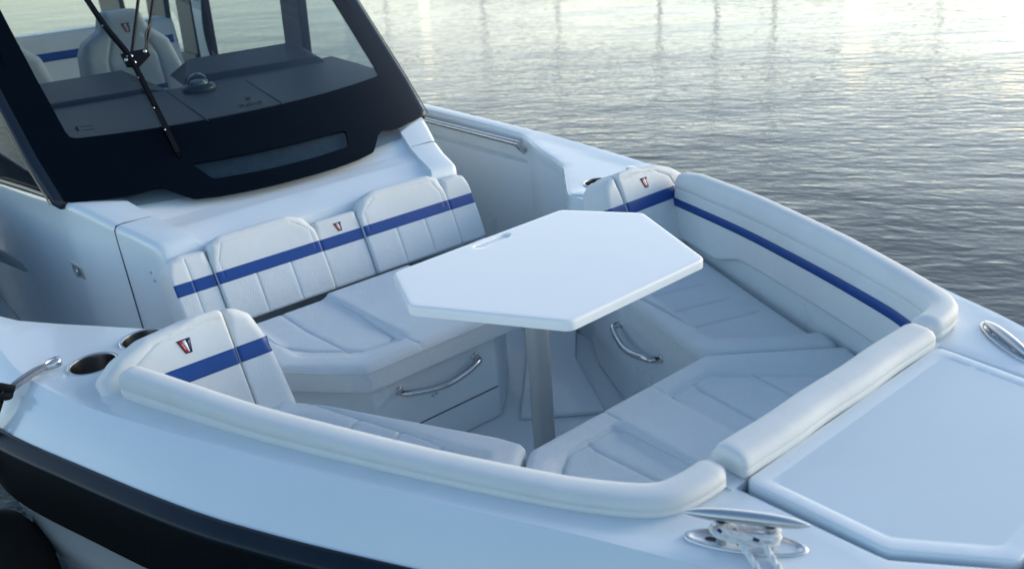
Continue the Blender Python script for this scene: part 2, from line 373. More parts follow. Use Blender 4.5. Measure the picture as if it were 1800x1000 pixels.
# ------------------------------------------------------------------ water
def water():
    M = bpy.data.materials.new("lake_water"); M.use_nodes = True; n = M.node_tree; p = n.nodes["Principled BSDF"]; L = n.links
    p.inputs["Base Color"].default_value = (0.035, 0.055, 0.058, 1); p.inputs["Roughness"].default_value = 0.04; p.inputs["IOR"].default_value = 1.33
    tc = n.nodes.new("ShaderNodeTexCoord")
    def noise(rot, sx, sy, scale, detail, dist=0.0):
        mp = n.nodes.new("ShaderNodeMapping"); mp.inputs["Rotation"].default_value = (0, 0, math.radians(-rot)); m2 = n.nodes.new("ShaderNodeMapping"); m2.inputs["Scale"].default_value = (sx, sy, 1); L.new(mp.outputs[0], m2.inputs["Vector"])
        t = n.nodes.new("ShaderNodeTexNoise"); t.inputs["Scale"].default_value = scale; t.inputs["Detail"].default_value = detail; t.inputs["Distortion"].default_value = dist
        L.new(tc.outputs["Object"], mp.inputs["Vector"]); L.new(m2.outputs[0], t.inputs["Vector"]); return t.outputs["Fac"]
    a = noise(38, 0.38, 1.0, 4.2, 3, 0.35); b = noise(34, 0.5, 1.0, 10.0, 3, 0.3); c = noise(45, 0.5, 1.0, 0.5, 2); am = noise(70, 1.0, 0.6, 0.16, 2)
    def mul(x, k):
        q = n.nodes.new("ShaderNodeMath"); q.operation = 'MULTIPLY'; L.new(x, q.inputs[0]); q.inputs[1].default_value = k; return q.outputs[0]
    def add(x, y):
        q = n.nodes.new("ShaderNodeMath"); q.operation = 'ADD'; L.new(x, q.inputs[0]); L.new(y, q.inputs[1]); return q.outputs[0]
    ar = n.nodes.new("ShaderNodeMapRange"); ar.inputs["From Min"].default_value = 0.35; ar.inputs["From Max"].default_value = 0.65; ar.inputs["To Min"].default_value = 0.55; ar.inputs["To Max"].default_value = 1.25
    L.new(am, ar.inputs["Value"]); q = n.nodes.new("ShaderNodeMath"); q.operation = 'MULTIPLY'; L.new(add(mul(a, 0.016), mul(b, 0.0105)), q.inputs[0]); L.new(ar.outputs[0], q.inputs[1])
    h = add(q.outputs[0], mul(c, 0.045))
    bp = n.nodes.new("ShaderNodeBump"); bp.inputs["Strength"].default_value = 1.0; bp.inputs["Distance"].default_value = 1.0
    L.new(h, bp.inputs["Height"]); L.new(bp.outputs[0], p.inputs["Normal"])
    o = mesh("water", [(-1500, -1500, 0), (1500, -1500, 0), (1500, 1500, 0), (-1500, 1500, 0)], [(0, 1, 2, 3)], M)
    o["kind"] = "structure"
water()

# ------------------------------------------------------------------ curves of the boat (metres; x forward, y to port, z up from the water)
def ip(tab):
    xs = [t[0] for t in tab]; ys = [t[1] for t in tab]; return lambda x: np.interp(x, xs, ys)
zd = ip([(-9, 1.20), (-4.5, 1.215), (-3.4, 1.210), (-2.65, 1.195), (-0.8, 1.30), (0.6, 1.33)])             # deck height
KX = cr([(-9, 1.36), (-6, 1.40), (-4.5, 1.385), (-3.5, 1.37), (-2.9, 1.345), (-2.59, 1.315), (-2.23, 1.225), (-1.75, 1.045), (-1.3, .862), (-.93, .695), (-.7, .595), (-.4, .43), (-.1, .23), (.12, .0)], 6)
kn = lambda x: np.interp(x, KX[:, 0], KX[:, 1])
RX = cr([(-9, 1.46), (-6, 1.49), (-4.5, 1.49), (-3.5, 1.475), (-2.9, 1.462), (-2.543, 1.430), (-2.113, 1.30), (-1.723, 1.168), (-1.486, 1.066), (-1.276, .962), (-.9, .765), (-.5, .545), (-.1, .30), (.25, .0)], 6)
OC = cr([(-2.359, 1.194), (-2.243, 1.156), (-1.963, 1.063), (-1.73, .981), (-1.492, .884), (-1.283, .794), (-1.104, .711), (-.996, .657), (-.905, .600), (-.860, .560), (-.836, .515), (-.826, .451), (-.827, .388)], 8)   # outer foot of the coaming
STBD = -1

boat = empty("motorboat", (0, 0, 0), "white open-bow motorboat with blue-striped cream upholstery, dark windscreen and black side band", "boat")

# ---- deck (port and starboard half), with rounded lip at the cockpit opening
INNER = [(-2.62, .87), (-2.66, .93), (-2.78, 1.02), (-2.95, 1.10), (-3.14, 1.175), (-3.35, 1.245), (-3.55, 1.29), (-3.8, 1.305), (-6.0, 1.32), (-9, 1.29)]
HATCH = [(-.812, -.368), (-.53, -.352), (-.372, -.225), (-.372, .225), (-.53, .352), (-.812, .368)]
CUPS = [(-2.545, 1.150), (-2.605, .985)]
def offs(P, d):
    P = np.array(P, float); T = np.gradient(P, axis=0); T /= np.linalg.norm(T, axis=1)[:, None]; return P + np.stack([T[:, 1], -T[:, 0]], 1) * d
INNER_P = [(-2.59, .80), (-2.66, .84), (-2.80, .955), (-2.92, 1.055), (-3.05, 1.108), (-3.18, 1.150), (-3.32, 1.205), (-3.44, 1.262), (-3.52, 1.29), (-3.8, 1.305), (-6.0, 1.32), (-9, 1.29)]
INNER_S = [(-2.60, .885), (-2.68, .94), (-2.80, 1.035), (-2.95, 1.155), (-3.08, 1.25), (-3.22, 1.315), (-3.4, 1.335), (-3.8, 1.345), (-6.0, 1.365), (-9, 1.33)]
def deck_half(s):
    kx = KX[(KX[:, 0] > -9.01)]
    outer = [(x, y) for x, y in kx]                                  # aft -> bow tip
    opening = [(-.36, 0), (-.36, .232), (-.524, .362), (-.800, .378)] + [(-.850, .385), (-.880, .44)] + [(x, y) for x, y in offs(OC, .035)[::-1] if x < -.90]
    poly = outer + opening + [(-2.40, 1.12), (-2.48, .84)] + (INNER_P if s > 0 else INNER_S)
    poly = np.array(poly); poly[:, 1] *= s
    def nr(Q): return (np.abs(Q[:, 0]) > 8.6) | (np.abs(Q[:, 1]) < 0.06) | (np.abs(np.abs(Q[:, 1]) - kn(Q[:, 0])) < 0.022)
    def ex(Q, d):   # a shallow tray along the coaming and slight camber
        y = np.abs(Q[:, 1]); e = kn(Q[:, 0]) - y
        return -0.005 * np.clip((e - .045) / .012, 0, 1) * (1 - np.clip((e - 9) / .05, 0, 1))
    p = Pad([tuple(q) for q in poly], flat(lambda x, y: zd(x) - .06), .06, r=.014, corner=0, extra=ex, step=.05, bstep=.02, nround=4, noround=nr,
            holes=[[(cx + .0635 * math.cos(a), s * cy + .0635 * math.sin(a)) for a in np.linspace(0, 2 * math.pi, 40)[:-1]] for cx, cy in CUPS])
    return p
for s in (-1, 1):
    p = deck_half(s); d = sharp(p.build("side_deck", [GEL], boat), 48)

# ---- topsides: slanted upper flange, rub rail, dark band, hull
def kz(x): return zd(x) - 0.0005
def rz(x): return zd(x) - .103
for s in (-1, 1):
    X = np.concatenate([np.linspace(-9, -3, 14), np.linspace(-2.9, 0, 50)])
    rn = lambda x: np.interp(x, RX[:, 0], RX[:, 1])
    tipk = .12; tipr = .25
    ts = np.linspace(0, 1, 90)
    xs_k = -9 + (tipk + 9) * ts ** .6; xs_r = -9 + (tipr + 9) * ts ** .6
    def strip(name, rows, mats, sub=True, par=boat):
        V = []; F = []; R = len(rows)
        for i in range(len(ts)):
            for rw in rows: V.append(rw(i))
        for i in range(len(ts) - 1):
            for k in range(R - 1): F.append((i * R + k, i * R + k + 1, (i + 1) * R + k + 1, (i + 1) * R + k))
        return mesh(name, V, F, mats, par)
    K = lambda dy, dz: (lambda i: (xs_k[i], s * max(0, kn(xs_k[i]) + dy), kz(xs_k[i]) + dz))
    def Mx(t, dz=0, dy=0):
        def g(i):
            a = np.array([xs_k[i], kn(xs_k[i]), kz(xs_k[i])]); b = np.array([xs_r[i], rn(xs_r[i]), rz(xs_r[i])]); c = a + (b - a) * t
            return (c[0], s * max(0, c[1] + dy), c[2] + dz)
        return g
    o = strip("topside_flange", [Mx(0, 0, 0), Mx(.08, .003, .0005), Mx(.25, .010), Mx(.5, .013), Mx(.75, .009), Mx(.96, 0.001), Mx(1.0, -.004, .004)], GEL)
    o = strip("rub_rail", [Mx(1, .004, -.01), Mx(1, .010, .004), Mx(1, .009, .010), Mx(1, -.006, .034), Mx(1, -.010, .039), Mx(1, -.016, .041), Mx(1, -.024, .038)], RUBTOP); sharp(o, 40)
    o = strip("dark_hull_band", [Mx(1, -.023, .034), Mx(1, -.030, .036), Mx(1, -.12, .032), Mx(1, -.225, .024), Mx(1, -.232, .012)], CARBON); sharp(o, 40)
    o = strip("hull", [Mx(1, -.230, .010), Mx(1, -.245, .004), Mx(1, -.36, -.012), Mx(1, -.50, -.035), Mx(1, -.53, -.055), Mx(1, -.8, -.10), Mx(1, -1.3, -.3)], HULL)

# ---- cockpit liner: sole, walls, seat bases
SZ = .53
outl = [(-3.10, 1.33), (-2.7, 1.05), (-2.3, 1.19), (-1.5, .88), (-.8, .6), (-.6, .3)]
prism("cockpit_sole", outl + [(x, -y) for x, y in outl[::-1]], SZ - .35, SZ, GELIN, boat)
prism("aft_sole", [(-9, 1.33), (-3.05, 1.33), (-3.05, -1.35), (-9, -1.36)], .16, .19, GELIN, boat)
prism("walkway_step", [(-2.22, .16), (-2.02, .42), (-2.4, .62), (-2.7, .9), (-3.05, 1.2), (-3.05, .8), (-2.7, .6)], SZ + .001, SZ + .022, GELIN, boat, .008)
def wall(name, path, z0, z1, mats, th=.02, par=boat, bev=0.006):
    P = np.array(path, float); T = np.gradient(P, axis=0); T /= np.linalg.norm(T, axis=1)[:, None]; N = np.stack([-T[:, 1], T[:, 0]], 1); n = len(P)
    zt = [z1(x, y) if callable(z1) else z1 for x, y in P]
    V = [(P[i][0], P[i][1], z0) for i in range(n)] + [(P[i][0], P[i][1], zt[i]) for i in range(n)] + \
        [(*(P[i] + N[i] * th), zt[i]) for i in range(n)] + [(*(P[i] + N[i] * th), z0) for i in range(n)]
    F = []
    for i in range(n - 1):
        for k in range(4): a = k * n + i; b = ((k + 1) % 4) * n + i; F.append((a, a + 1, b + 1, b))
    F += [(0, n, 2 * n, 3 * n), (n - 1, 4 * n - 1, 3 * n - 1, 2 * n - 1)]
    return sharp(mesh(name, V, F, mats, par), 40)
dz = lambda x, y: zd(x) - .012
for s in (-1, 1):
    # bulwark wall beside the console; the grab rail pocket sits above a ledge
    path = np.array([(-3.42, 1.262)] * (s > 0) + [(x, y + .004) for x, y in (INNER_P if s > 0 else INNER_S)[::-1] if x > (-3.40 if s > 0 else -9.5)] + [(-2.48, .80), (-2.38, .80)]) * [1, s]
    path = resample(cr(path, 4), .03)
    wall("bulwark_wall", path, .17, dz, GELIN, th=.02 * s)
    if s < 0: pass
    else: wall("bulwark_wall", np.array([(-9, 1.24), (-6, 1.262), (-3.42, 1.262)]) * [1, s], 0.17, 1.06, GELIN, th=.06 * s)
    if s > 0: wall("bulwark_wall", np.array([(-9, 1.30), (-6, 1.325), (-3.52, 1.318), (-3.42, 1.264)]) * [1, s], 1.04, dz, GELIN, th=.012 * s)
    # liner wall under the coaming
    path = np.array([(x, y) for x, y in OC]); T = np.gradient(path, axis=0); T /= np.linalg.norm(T, axis=1)[:, None]; N = np.stack([T[:, 1], -T[:, 0]], 1)
    path = (path + N * .055) * [1, s]
    wall("liner_wall", path, .6, lambda x, y: zd(x) - .02, GELIN, th=.03 * s)
# wall aft of the hatch, below the bow bolster
wall("liner_wall", [(-.905, -.45), (-.905, .45)], .6, 1.292, GELIN, th=-.05)
wall("deck_channel", [(-.862, -.40), (-.862, .40)], 1.2, 1.297, GEL, th=-.046)
# dark trough under the hatch gap
prism("hatch_gutter", [(-.83, -.39), (-.52, -.375), (-.35, -.24), (-.35, .24), (-.52, .375), (-.83, .39)], 1.22, 1.262, GAP, boat)

# seat bases
base_b = [(-2.30, -.40), (-2.30, .13), (-2.42, .26), (-2.62, .42), (-2.95, .50), (-3.2, .5), (-3.2, -.62), (-2.52, -.60)]
o = prism("bench_base", base_b, SZ, lambda x, y: .890 + .065 * (min(x, -2.3) + 2.3), GELIN, boat, .012)
bench_base = o
V, F = tube_data([(-2.2985, -.395, .668), (-2.2985, .125, .668)], .0022, 6); mesh("door_gap", V, F, GAP, bench_base)
prism("port_seat_base", [(-1.50, .375), (-1.75, .445), (-2.03, .535), (-2.3, .66), (-2.5, .80), (-2.4, 1.1), (-2.1, 1.06), (-1.5, .82), (-1.2, .68)], SZ, .915, GELIN, boat, .015)
prism("starboard_seat_base", [(x, -y) for x, y in [(-1.50, .375), (-1.75, .46), (-2.03, .60), (-2.2, .70), (-2.5, .80), (-2.4, 1.1), (-2.1, 1.06), (-1.5, .82), (-1.2, .68)]], SZ, .915, GELIN, boat, .015)
prism("bow_seat_base", [(-1.46, -.34), (-1.46, .34), (-1.2, .68), (-.9, .45), (-.9, -.45), (-1.2, -.68)], SZ, .93, GELIN, boat, .02)

# ---- console body
st = [  # x, half width, sill height, step between side block and centre brow
    (-7.2, 1.06, 1.02, 0), (-6.0, 1.04, 1.08, 0), (-4.77, .995, 1.265, 0), (-4.25, .945, 1.312, 0), (-3.95, .905, 1.335, .002), (-3.83, .890, 1.342, .012), (-3.72, .846, 1.318, .024), (-3.575, .790, 1.276, .030), (-3.567, .787, 1.274, .030), (-3.47, .753, 1.258, .022), (-3.445, .745, 1.252, .018), (-3.34, .718, 1.236, .032), (-3.300, .708, 1.224, .030), (-3.285, .700, 1.205, .020), (-3.28, .694, 1.17, .010), (-3.28, .690, .55, .010)]
V = []; F = []; secs = []
for x, hw, t, stp in st:
    zb = min(.55, t - .1) if x < -3.281 else None
    half = [(hw, .20), (hw, .80), (hw, t - .05), (hw, t - .030), (hw - .004, t - .012), (hw - .014, t - .003), (hw - .03, t), (hw * .86, t + .001), (hw * .80, t), (hw * .785, t - stp * .8), (hw * .75, t - stp), (hw * .5, t - stp + .004), (hw * .2, t - stp + .006), (0, t - stp + .006)]
    if x >= -3.281 and t < .7: half = [(h[0], .20) for h in half]
    row = [(x + 0.0, -h[0], h[1]) for h in half] + [(x, h[0], h[1]) for h in half[-2::-1]]
    # brow front bows forward in the middle
    row2 = []
    for (xx, yy, zz) in row:
        row2.append((xx, yy, zz))
    secs.append(row2)
R = len(secs[0])
for rw in secs: V += rw
for i in range(len(secs) - 1):
    for k in range(R - 1): F.append((i * R + k, i * R + k + 1, (i + 1) * R + k + 1, (i + 1) * R + k))
console = mesh("console", V, F, GEL, boat); sharp(console, 38)
for s in (-1, 1):   # panel joint running over the edge and down the side
    pth = [(-3.571, s * .64, 1.2735), (-3.571, s * .75, 1.2755), (-3.571, s * .779, 1.272), (-3.571, s * .7885, 1.255), (-3.571, s * .789, 1.20), (-3.56, s * .7885, .86), (-3.55, s * .787, .6)]
    V, F = tube_data(pth, .0025, 6); mesh("panel_joint", V, F, GAP, console)
# square latch and screws on the starboard side
def on_side(x, z, h):  # map on the starboard side wall
    hw = np.interp(x, [q[0] for q in st[:9]], [q[1] for q in st[:9]]); return np.stack([x, -(hw + h), z], 1)
mp_side = lambda Q, h: on_side(Q[:, 0], Q[:, 1], np.asarray(h))
lt = empty("side_latch", (0, 0, 0)); lt.parent = console
bpy.data.objects.remove(lt)
pl = Pad([(-3.99, .990), (-3.86, .984), (-3.86, 1.040), (-3.99, 1.046)], mp_side, .006, r=.004, corner=.014, step=.01, bstep=.005, nround=3)
latch = pl.build("latch", [ALU], boat)
lathe("latch_ring", [(.028, 0), (.028, .004), (.020, .004), (.017, .001), (.010, .002), (.008, .006), (0.0001, .006)], (-3.925, -.912, 1.015), STEEL, latch, 24, axis=(0.13, -1, 0))
for (x, z) in ((-3.40, 1.105), (-3.387, 1.070)):
    hw = float(np.interp(x, [q[0] for q in st], [q[1] for q in st]))
    lathe("screw", [(.007, 0), (.007, .002), (.004, .0035), (.0001, .0035)], (x, -hw, z), STEEL, console, 14, axis=(0.25, -1, 0))
# side vent as a flat patch; the shade of its recess is in the grey
pv = Pad([(-6.2, .62), (-4.9, .815), (-4.80, .785), (-4.95, .745), (-6.2, .50)], mp_side, .002, r=.0015, corner=.01, step=.05, bstep=.02, nround=2)
pv.build("side_vent", [mat("vent_shade_grey", (.42, .47, .50), .5, var=.05)], console)

# ---- windscreen: black glass band with two openings, on a raked curved surface
def ws(Q, h):
    y, z = Q[:, 0], Q[:, 1]; x = -3.56 - .3 * y ** 2 - (z - 1.3) * 1.15
    n = np.stack([np.ones_like(y), .6 * y, np.full_like(y, 1.15)], 1); n /= np.linalg.norm(n, axis=1)[:, None]
    return np.stack([x, y, z], 1) + n * np.asarray(h)[:, None]
def cdt_holes(outer, holes, step):
    def dens(P):
        out = []
        P = np.array(P, float)
        for a, b in zip(P, np.roll(P, -1, 0)):
            k = max(1, int(np.linalg.norm(b - a) / step)); out += [a + (b - a) * i / k for i in range(k)]
        return np.array(out)
    loops = [dens(outer)] + [dens(h) for h in holes]; pts = []; edges = []
    for L in loops:
        k = len(pts); n = len(L); pts += list(L); edges += [(k + i, k + (i + 1) % n) for i in range(n)]
    g = hexgrid(loops[0], step); ok = inside(g, loops[0])
    for L in loops[1:]: ok &= ~inside(g, L)
    for L in loops: ok &= dist_poly(g, L) > step * .4
    g = g[ok]; vs, es, fs, *_ = delaunay_2d_cdt([Vector(p) for p in pts] + [Vector(p) for p in g], edges, [], 1, 1e-6)
    V = np.array([tuple(v) for v in vs]); F = []
    for f in fs:
        c = V[list(f)].mean(0)[None]
        if inside(c, loops[0])[0] and not any(inside(c, L)[0] for L in loops[1:]): F.append(tuple(f))
    return V, F
def sheet(name, outer, holes, mp, th, mats, parent, step=.05):
    V, F = cdt_holes(outer, holes, step); n = len(V); T = mp(V, np.full(n, th)); B = mp(V, np.zeros(n))
    cnt = {}
    for f in F:
        for a, b in zip(f, f[1:] + f[:1]): cnt[(a, b)] = 1
    side = [(a, b) for (a, b) in cnt if (b, a) not in cnt]
    FF = list(F) + [tuple(i + n for i in f[::-1]) for f in F] + [(b, a, a + n, b + n) for a, b in side]
    return sharp(mesh(name, list(T) + list(B), FF, mats, parent), 50)
half = [(0, 1.276), (.20, 1.276), (.34, 1.279), (.430, 1.285), (.447, 1.289), (.505, 1.325), (.525, 1.339), (.56, 1.345), (.62, 1.338), (.66, 1.334), (.868, 1.337), (.888, 1.345), (.91, 1.50), (.935, 1.85), (.95, 2.2), (.95, 2.9)]
outer = half + [(-y, z) for y, z in half[:0:-1]]
opening = [(-.745, 1.553), (-.4, 1.547), (0, 1.547), (.4, 1.549), (.745, 1.553), (.765, 1.560), (.772, 1.58), (.782, 1.8), (.79, 2.1), (.79, 2.75), (-.79, 2.75), (-.79, 2.1), (-.782, 1.8), (-.772, 1.58), (-.765, 1.560)]
slot = [(-.380, 1.402), (-.372, 1.405), (-.2, 1.402), (0, 1.4), (.2, 1.398), (.352, 1.395), (.362, 1.388), (.335, 1.342), (.325, 1.335), (.15, 1.332), (-.1, 1.333), (-.32, 1.340), (-.335, 1.345)]
wind = empty("windscreen", (0, 0, 0)); wind.parent = boat
sheet("black_band", outer, [opening, slot], ws, .006, BLACKG, wind, .05)
inn = [(y * .985, z + .006) for y, z in outer]
sheet("glass_pane", [(-.86, 1.30), (.86, 1.30), (.90, 1.7), (.92, 2.8), (-.92, 2.8), (-.90, 1.7)], [], lambda Q, h: ws(Q, np.asarray(h) - .004), .003, GLASS, wind, .08)
# windscreen writing: small maker's name and glass maker's mark
def text_on_ws(txt, c, size, mats, parent, name):
    cu = bpy.data.curves.new(name, 'FONT'); cu.body = txt; cu.size = size; cu.align_x = 'CENTER'; cu.extrude = 0.0003; cu.offset = size * .015
    t = bpy.data.objects.new(name, cu); COL.objects.link(t)
    dg = bpy.context.evaluated_depsgraph_get(); me = bpy.data.meshes.new_from_object(t.evaluated_get(dg)); bpy.data.objects.remove(t); bpy.data.curves.remove(cu)
    V = np.array([v.co[:] for v in me.vertices])
    k = 1 / 1.52
    X = ws(np.stack([c[0] + V[:, 0], c[1] + V[:, 1] * k], 1), .0075 + V[:, 2])
    for v, x in zip(me.vertices, X): v.co = x
    return link(name, me, mats, parent, smooth=False)
text_on_ws("Wellcraft", (-.012, 1.566), .030, [BLK], wind, "maker_name")
V = []; F = []
for q in ([(-.024, 1.600), (-.006, 1.600), (-.010, 1.588), (-.016, 1.588)], [(-.003, 1.600), (.006, 1.600), (-.001, 1.588), (-.007, 1.588)]):
    k = len(V); V += list(ws(np.array(q), np.full(4, .0078))); F.append((k, k + 1, k + 2, k + 3))
mesh("maker_emblem", V, F, BLK, wind, smooth=False)
V = []; F = []
for q in ([(-.735, 1.585), (-.722, 1.597), (-.722, 1.578), (-.728, 1.574)], [(-.712, 1.590), (-.665, 1.589), (-.665, 1.587), (-.712, 1.588)], [(-.712, 1.578), (-.665, 1.577), (-.665, 1.575), (-.712, 1.576)]):
    k = len(V); V += list(ws(np.array(q), np.full(4, .0078))); F.append((k, k + 1, k + 2, k + 3))
mesh("glass_marks", V, F, BLK, wind, smooth=False)
sheet("defroster_panel", [(-.45, 1.31), (.45, 1.31), (.45, 1.43), (-.45, 1.43)], [], lambda Q, h: ws(Q, np.asarray(h) - .035), .004, mat("defroster_felt", (.05, .085, .12), .7, bump=.4, bscale=60, var=.35, vscale=30), wind, .05)
# corner posts
for s in (-1, 1):
    zz = np.array([1.338, 1.36, 1.5, 1.7, 1.9, 2.2, 2.6, 2.9]); yy = np.array([.895, .897, .915, .925, .935, .942, .95, .955])
    c = ws(np.stack([yy, zz], 1), np.full(len(zz), -.022)); c[:, 1] *= s
    V = []; F = []; n = 20
    for i, p in enumerate(c):
        T = c[min(i + 1, len(c) - 1)] - c[max(i - 1, 0)]; T = T / np.linalg.norm(T); side = np.array([0, s, 0.]); side -= T * side.dot(T); side /= np.linalg.norm(side); up = np.cross(T, side) * s
        for k in range(n):
            a = 2 * math.pi * k / n; e = .6; ca = math.copysign(abs(math.cos(a)) ** e, math.cos(a)); sa = math.copysign(abs(math.sin(a)) ** e, math.sin(a))
            fk = (.55, .92, 1, 1, 1, 1, 1, 1)[i]; V.append(p + side * ca * .048 * fk + up * sa * .028 * fk)
    for i in range(len(c) - 1):
        for k in range(n): F.append((i * n + k, i * n + (k + 1) % n, (i + 1) * n + (k + 1) % n, (i + 1) * n + k))
    F.append(tuple(range(n)))
    mesh("corner_post", V, F, FRAME, wind)
    e = ws(np.stack([yy * 1.0 + .046, zz], 1), np.full(len(zz), .006)); e[:, 1] *= s
    tube("edge_seal", e, .0035, BRONZE, wind, 6)
    # side window and its sill strip
    sp = [(-3.93, .925, 1.35), (-4.25, .953, 1.325), (-4.77, 1.00, 1.278), (-6.0, 1.03, 1.10), (-7.2, 1.05, 1.03)]
    tube("window_sill", [(x, s * y, z + .006) for x, y, z in sp], .011, FRAME, boat, 10)
    V = [(x, s * (y - .012), z) for x, y, z in sp] + [(x - 1.2, s * (y - .10), z + 1.25) for x, y, z in sp]; nn = len(sp)
    mesh("side_window", V + [(a, b - s * .005, c) for a, b, c in V], [(i, i + 1, i + 1 + nn, i + nn) for i in range(nn - 1)] + [(i + 2 * nn, i + nn * 3, i + 1 + nn * 3, i + 1 + nn * 2) for i in range(nn - 1)], GLASSD if s < 0 else GLASSC, boat)
# dark cabin side behind the starboard side window, with brown lining
prism("cabin_lining", [(-4.0, -.86), (-4.3, -.87), (-4.65, -.88), (-6.6, -.93), (-6.6, -.85), (-4.65, -.835), (-4.3, -.83), (-4.0, -.82)], .6, lambda x, y: min(1.30 + (-3.87 - x) / 1.15, 1.98), BROWN, boat)

# ---- dash
dash = prism("dash", [(-3.865 - .3 * y * y, y) for y in np.linspace(-.86, .86, 15)] + [(-4.3, .90), (-4.95, .98), (-4.86, .30), (-4.82, -.10), (-4.86, -.25), (-4.95, -.9), (-4.3, -.90)], 1.36, 1.55, DASH, boat, .012)
for p0, p1 in (((-3.83, -.235, 1.5525), (-4.80, -.10, 1.5525)), ((-3.84, .135, 1.5525), (-4.66, .295, 1.5525))):
    V, F = tube_data([p0, p1], .0022, 6); mesh("dash_seam", V, F, DASHD, dash)
def hood(poly0, poly1, z0, z1):
    n = len(poly0); V = [(x, y, z0) for x, y in poly0] + [(x, y, z) for (x, y, z) in poly1]; F = [tuple(range(n, 2 * n))] + [(i, (i + 1) % n, (i + 1) % n + n, i + n) for i in range(n)]
    o = mesh("instrument_hood", V, F, DASHD, dash); bevel(o, .015, 3)
hood([(-4.86, .02), (-4.78, .86), (-5.35, 1.0), (-5.35, .10)], [(-4.90, .04, 1.585), (-4.83, .83, 1.58), (-5.24, .86, 1.632), (-5.26, .20, 1.632)], 1.545, 1.67)
hood([(-4.90, -.86), (-4.82, -.08), (-5.4, -.05), (-5.4, -.85)], [(-4.93, -.84, 1.572), (-4.87, -.20, 1.572), (-5.32, -.17, 1.625), (-5.34, -.80, 1.625)], 1.545, 1.67)
comp = empty("compass", (-4.63, .02, 1.55)); comp.parent = boat
lathe("compass_base", [(.085, 0), (.088, .012), (.080, .028), (.062, .036), (.058, .030), (.0001, .028)], (0, 0, 0), mat("compass_plastic", (.05, .065, .085), .3), comp, 32)
lathe("compass_dome", [(.055, .030), (.054, .045), (.046, .065), (.032, .080), (.014, .089), (.0001, .091)], (0, 0, 0), GLASSC, comp, 32)
lathe("compass_card", [(.045, .034), (.04, .05), (.02, .056), (.0001, .057)], (0, 0, 0), mat("compass_card_white", (.25, .27, .28), .4), comp, 24)

# ---- wiper (two arms, bracket, blade)
wip = empty("wiper", (0, 0, 0)); wip.parent = boat
def W(y, z, h): return ws(np.array([[y, z]]), [h])[0]
tube("wiper_arm", [W(-.225, 2.055, .03), W(-.40, 1.795, .045)], .0075, WIPER, wip, 10)
tube("wiper_arm", [W(-.164, 2.045, .03), W(-.336, 1.806, .045)], .0075, WIPER, wip, 10)
tube("washer_hose", cr([W(-.235, 1.94, .05), W(-.262, 1.90, .075), W(-.300, 1.865, .07), W(-.318, 1.835, .055), W(-.335, 1.81, .05)], 5), .0035, RUBBER, wip, 8)
br = []
for (y, z) in ((-.435, 1.765), (-.435, 1.81), (-.40, 1.815), (-.322, 1.82), (-.322, 1.797), (-.39, 1.757)): br.append((y, z))
sheet("pivot_bracket", br, [], lambda Q, h: ws(Q, np.asarray(h) + .040), .012, WIPER, wip, .05)
nr_ = ws(np.array([[-.4, 1.8]]), [1.0])[0] - ws(np.array([[-.4, 1.8]]), [0.0])[0]
for (y, z) in ((-.400, 1.797), (-.337, 1.808), (-.400, 1.772), (-.425, 1.785)):
    lathe("pivot_cap", [(.009, 0), (.009, .005), (.006, .008), (.0001, .009)], W(y, z, .052), CAST, wip, 14, axis=tuple(nr_))
pb = [W(-.455, 2.10, .035), W(-.435, 1.93, .037), W(-.405, 1.80, .040), W(-.407, 1.66, .036), W(-.410, 1.52, .030), W(-.413, 1.44, .024)]
pb = cr(pb, 5); side = np.cross(pb[-1] - pb[0], nr_); side /= np.linalg.norm(side)
def blade(name, off, wd, ht, lo, hi, mats):
    parts = []; c = pb[lo:hi] + nr_ * off; V = []; F = []
    for p in c: V += [p - side * wd / 2, p + side * wd / 2, p + side * wd / 2 + nr_ * ht, p - side * wd / 2 + nr_ * ht]
    for i in range(len(c) - 1):
        for k in range(4): F.append((4 * i + k, 4 * i + (k + 1) % 4, 4 * i + 4 + (k + 1) % 4, 4 * i + 4 + k))
    F += [(0, 1, 2, 3), tuple(4 * (len(c) - 1) + k for k in (3, 2, 1, 0))]
    return mesh(name, V, F, mats, wip, smooth=False)
blade("blade_frame", 0, .024, .014, 0, 21, WIPER); blade("blade_frame", .014, .012, .010, 3, 18, WIPER); blade("rubber_blade", -.022, .008, .022, 0, 26, RUBBER); blade("blade_tip", -.004, .020, .014, 20, 26, WIPER)
for i in (5, 10, 13, 17, 20):
    lathe("rivet", [(.004, 0), (.003, .002), (.0001, .003)], pb[i] + nr_ * .0145 + side * .009, CAST, wip, 8, axis=tuple(nr_))

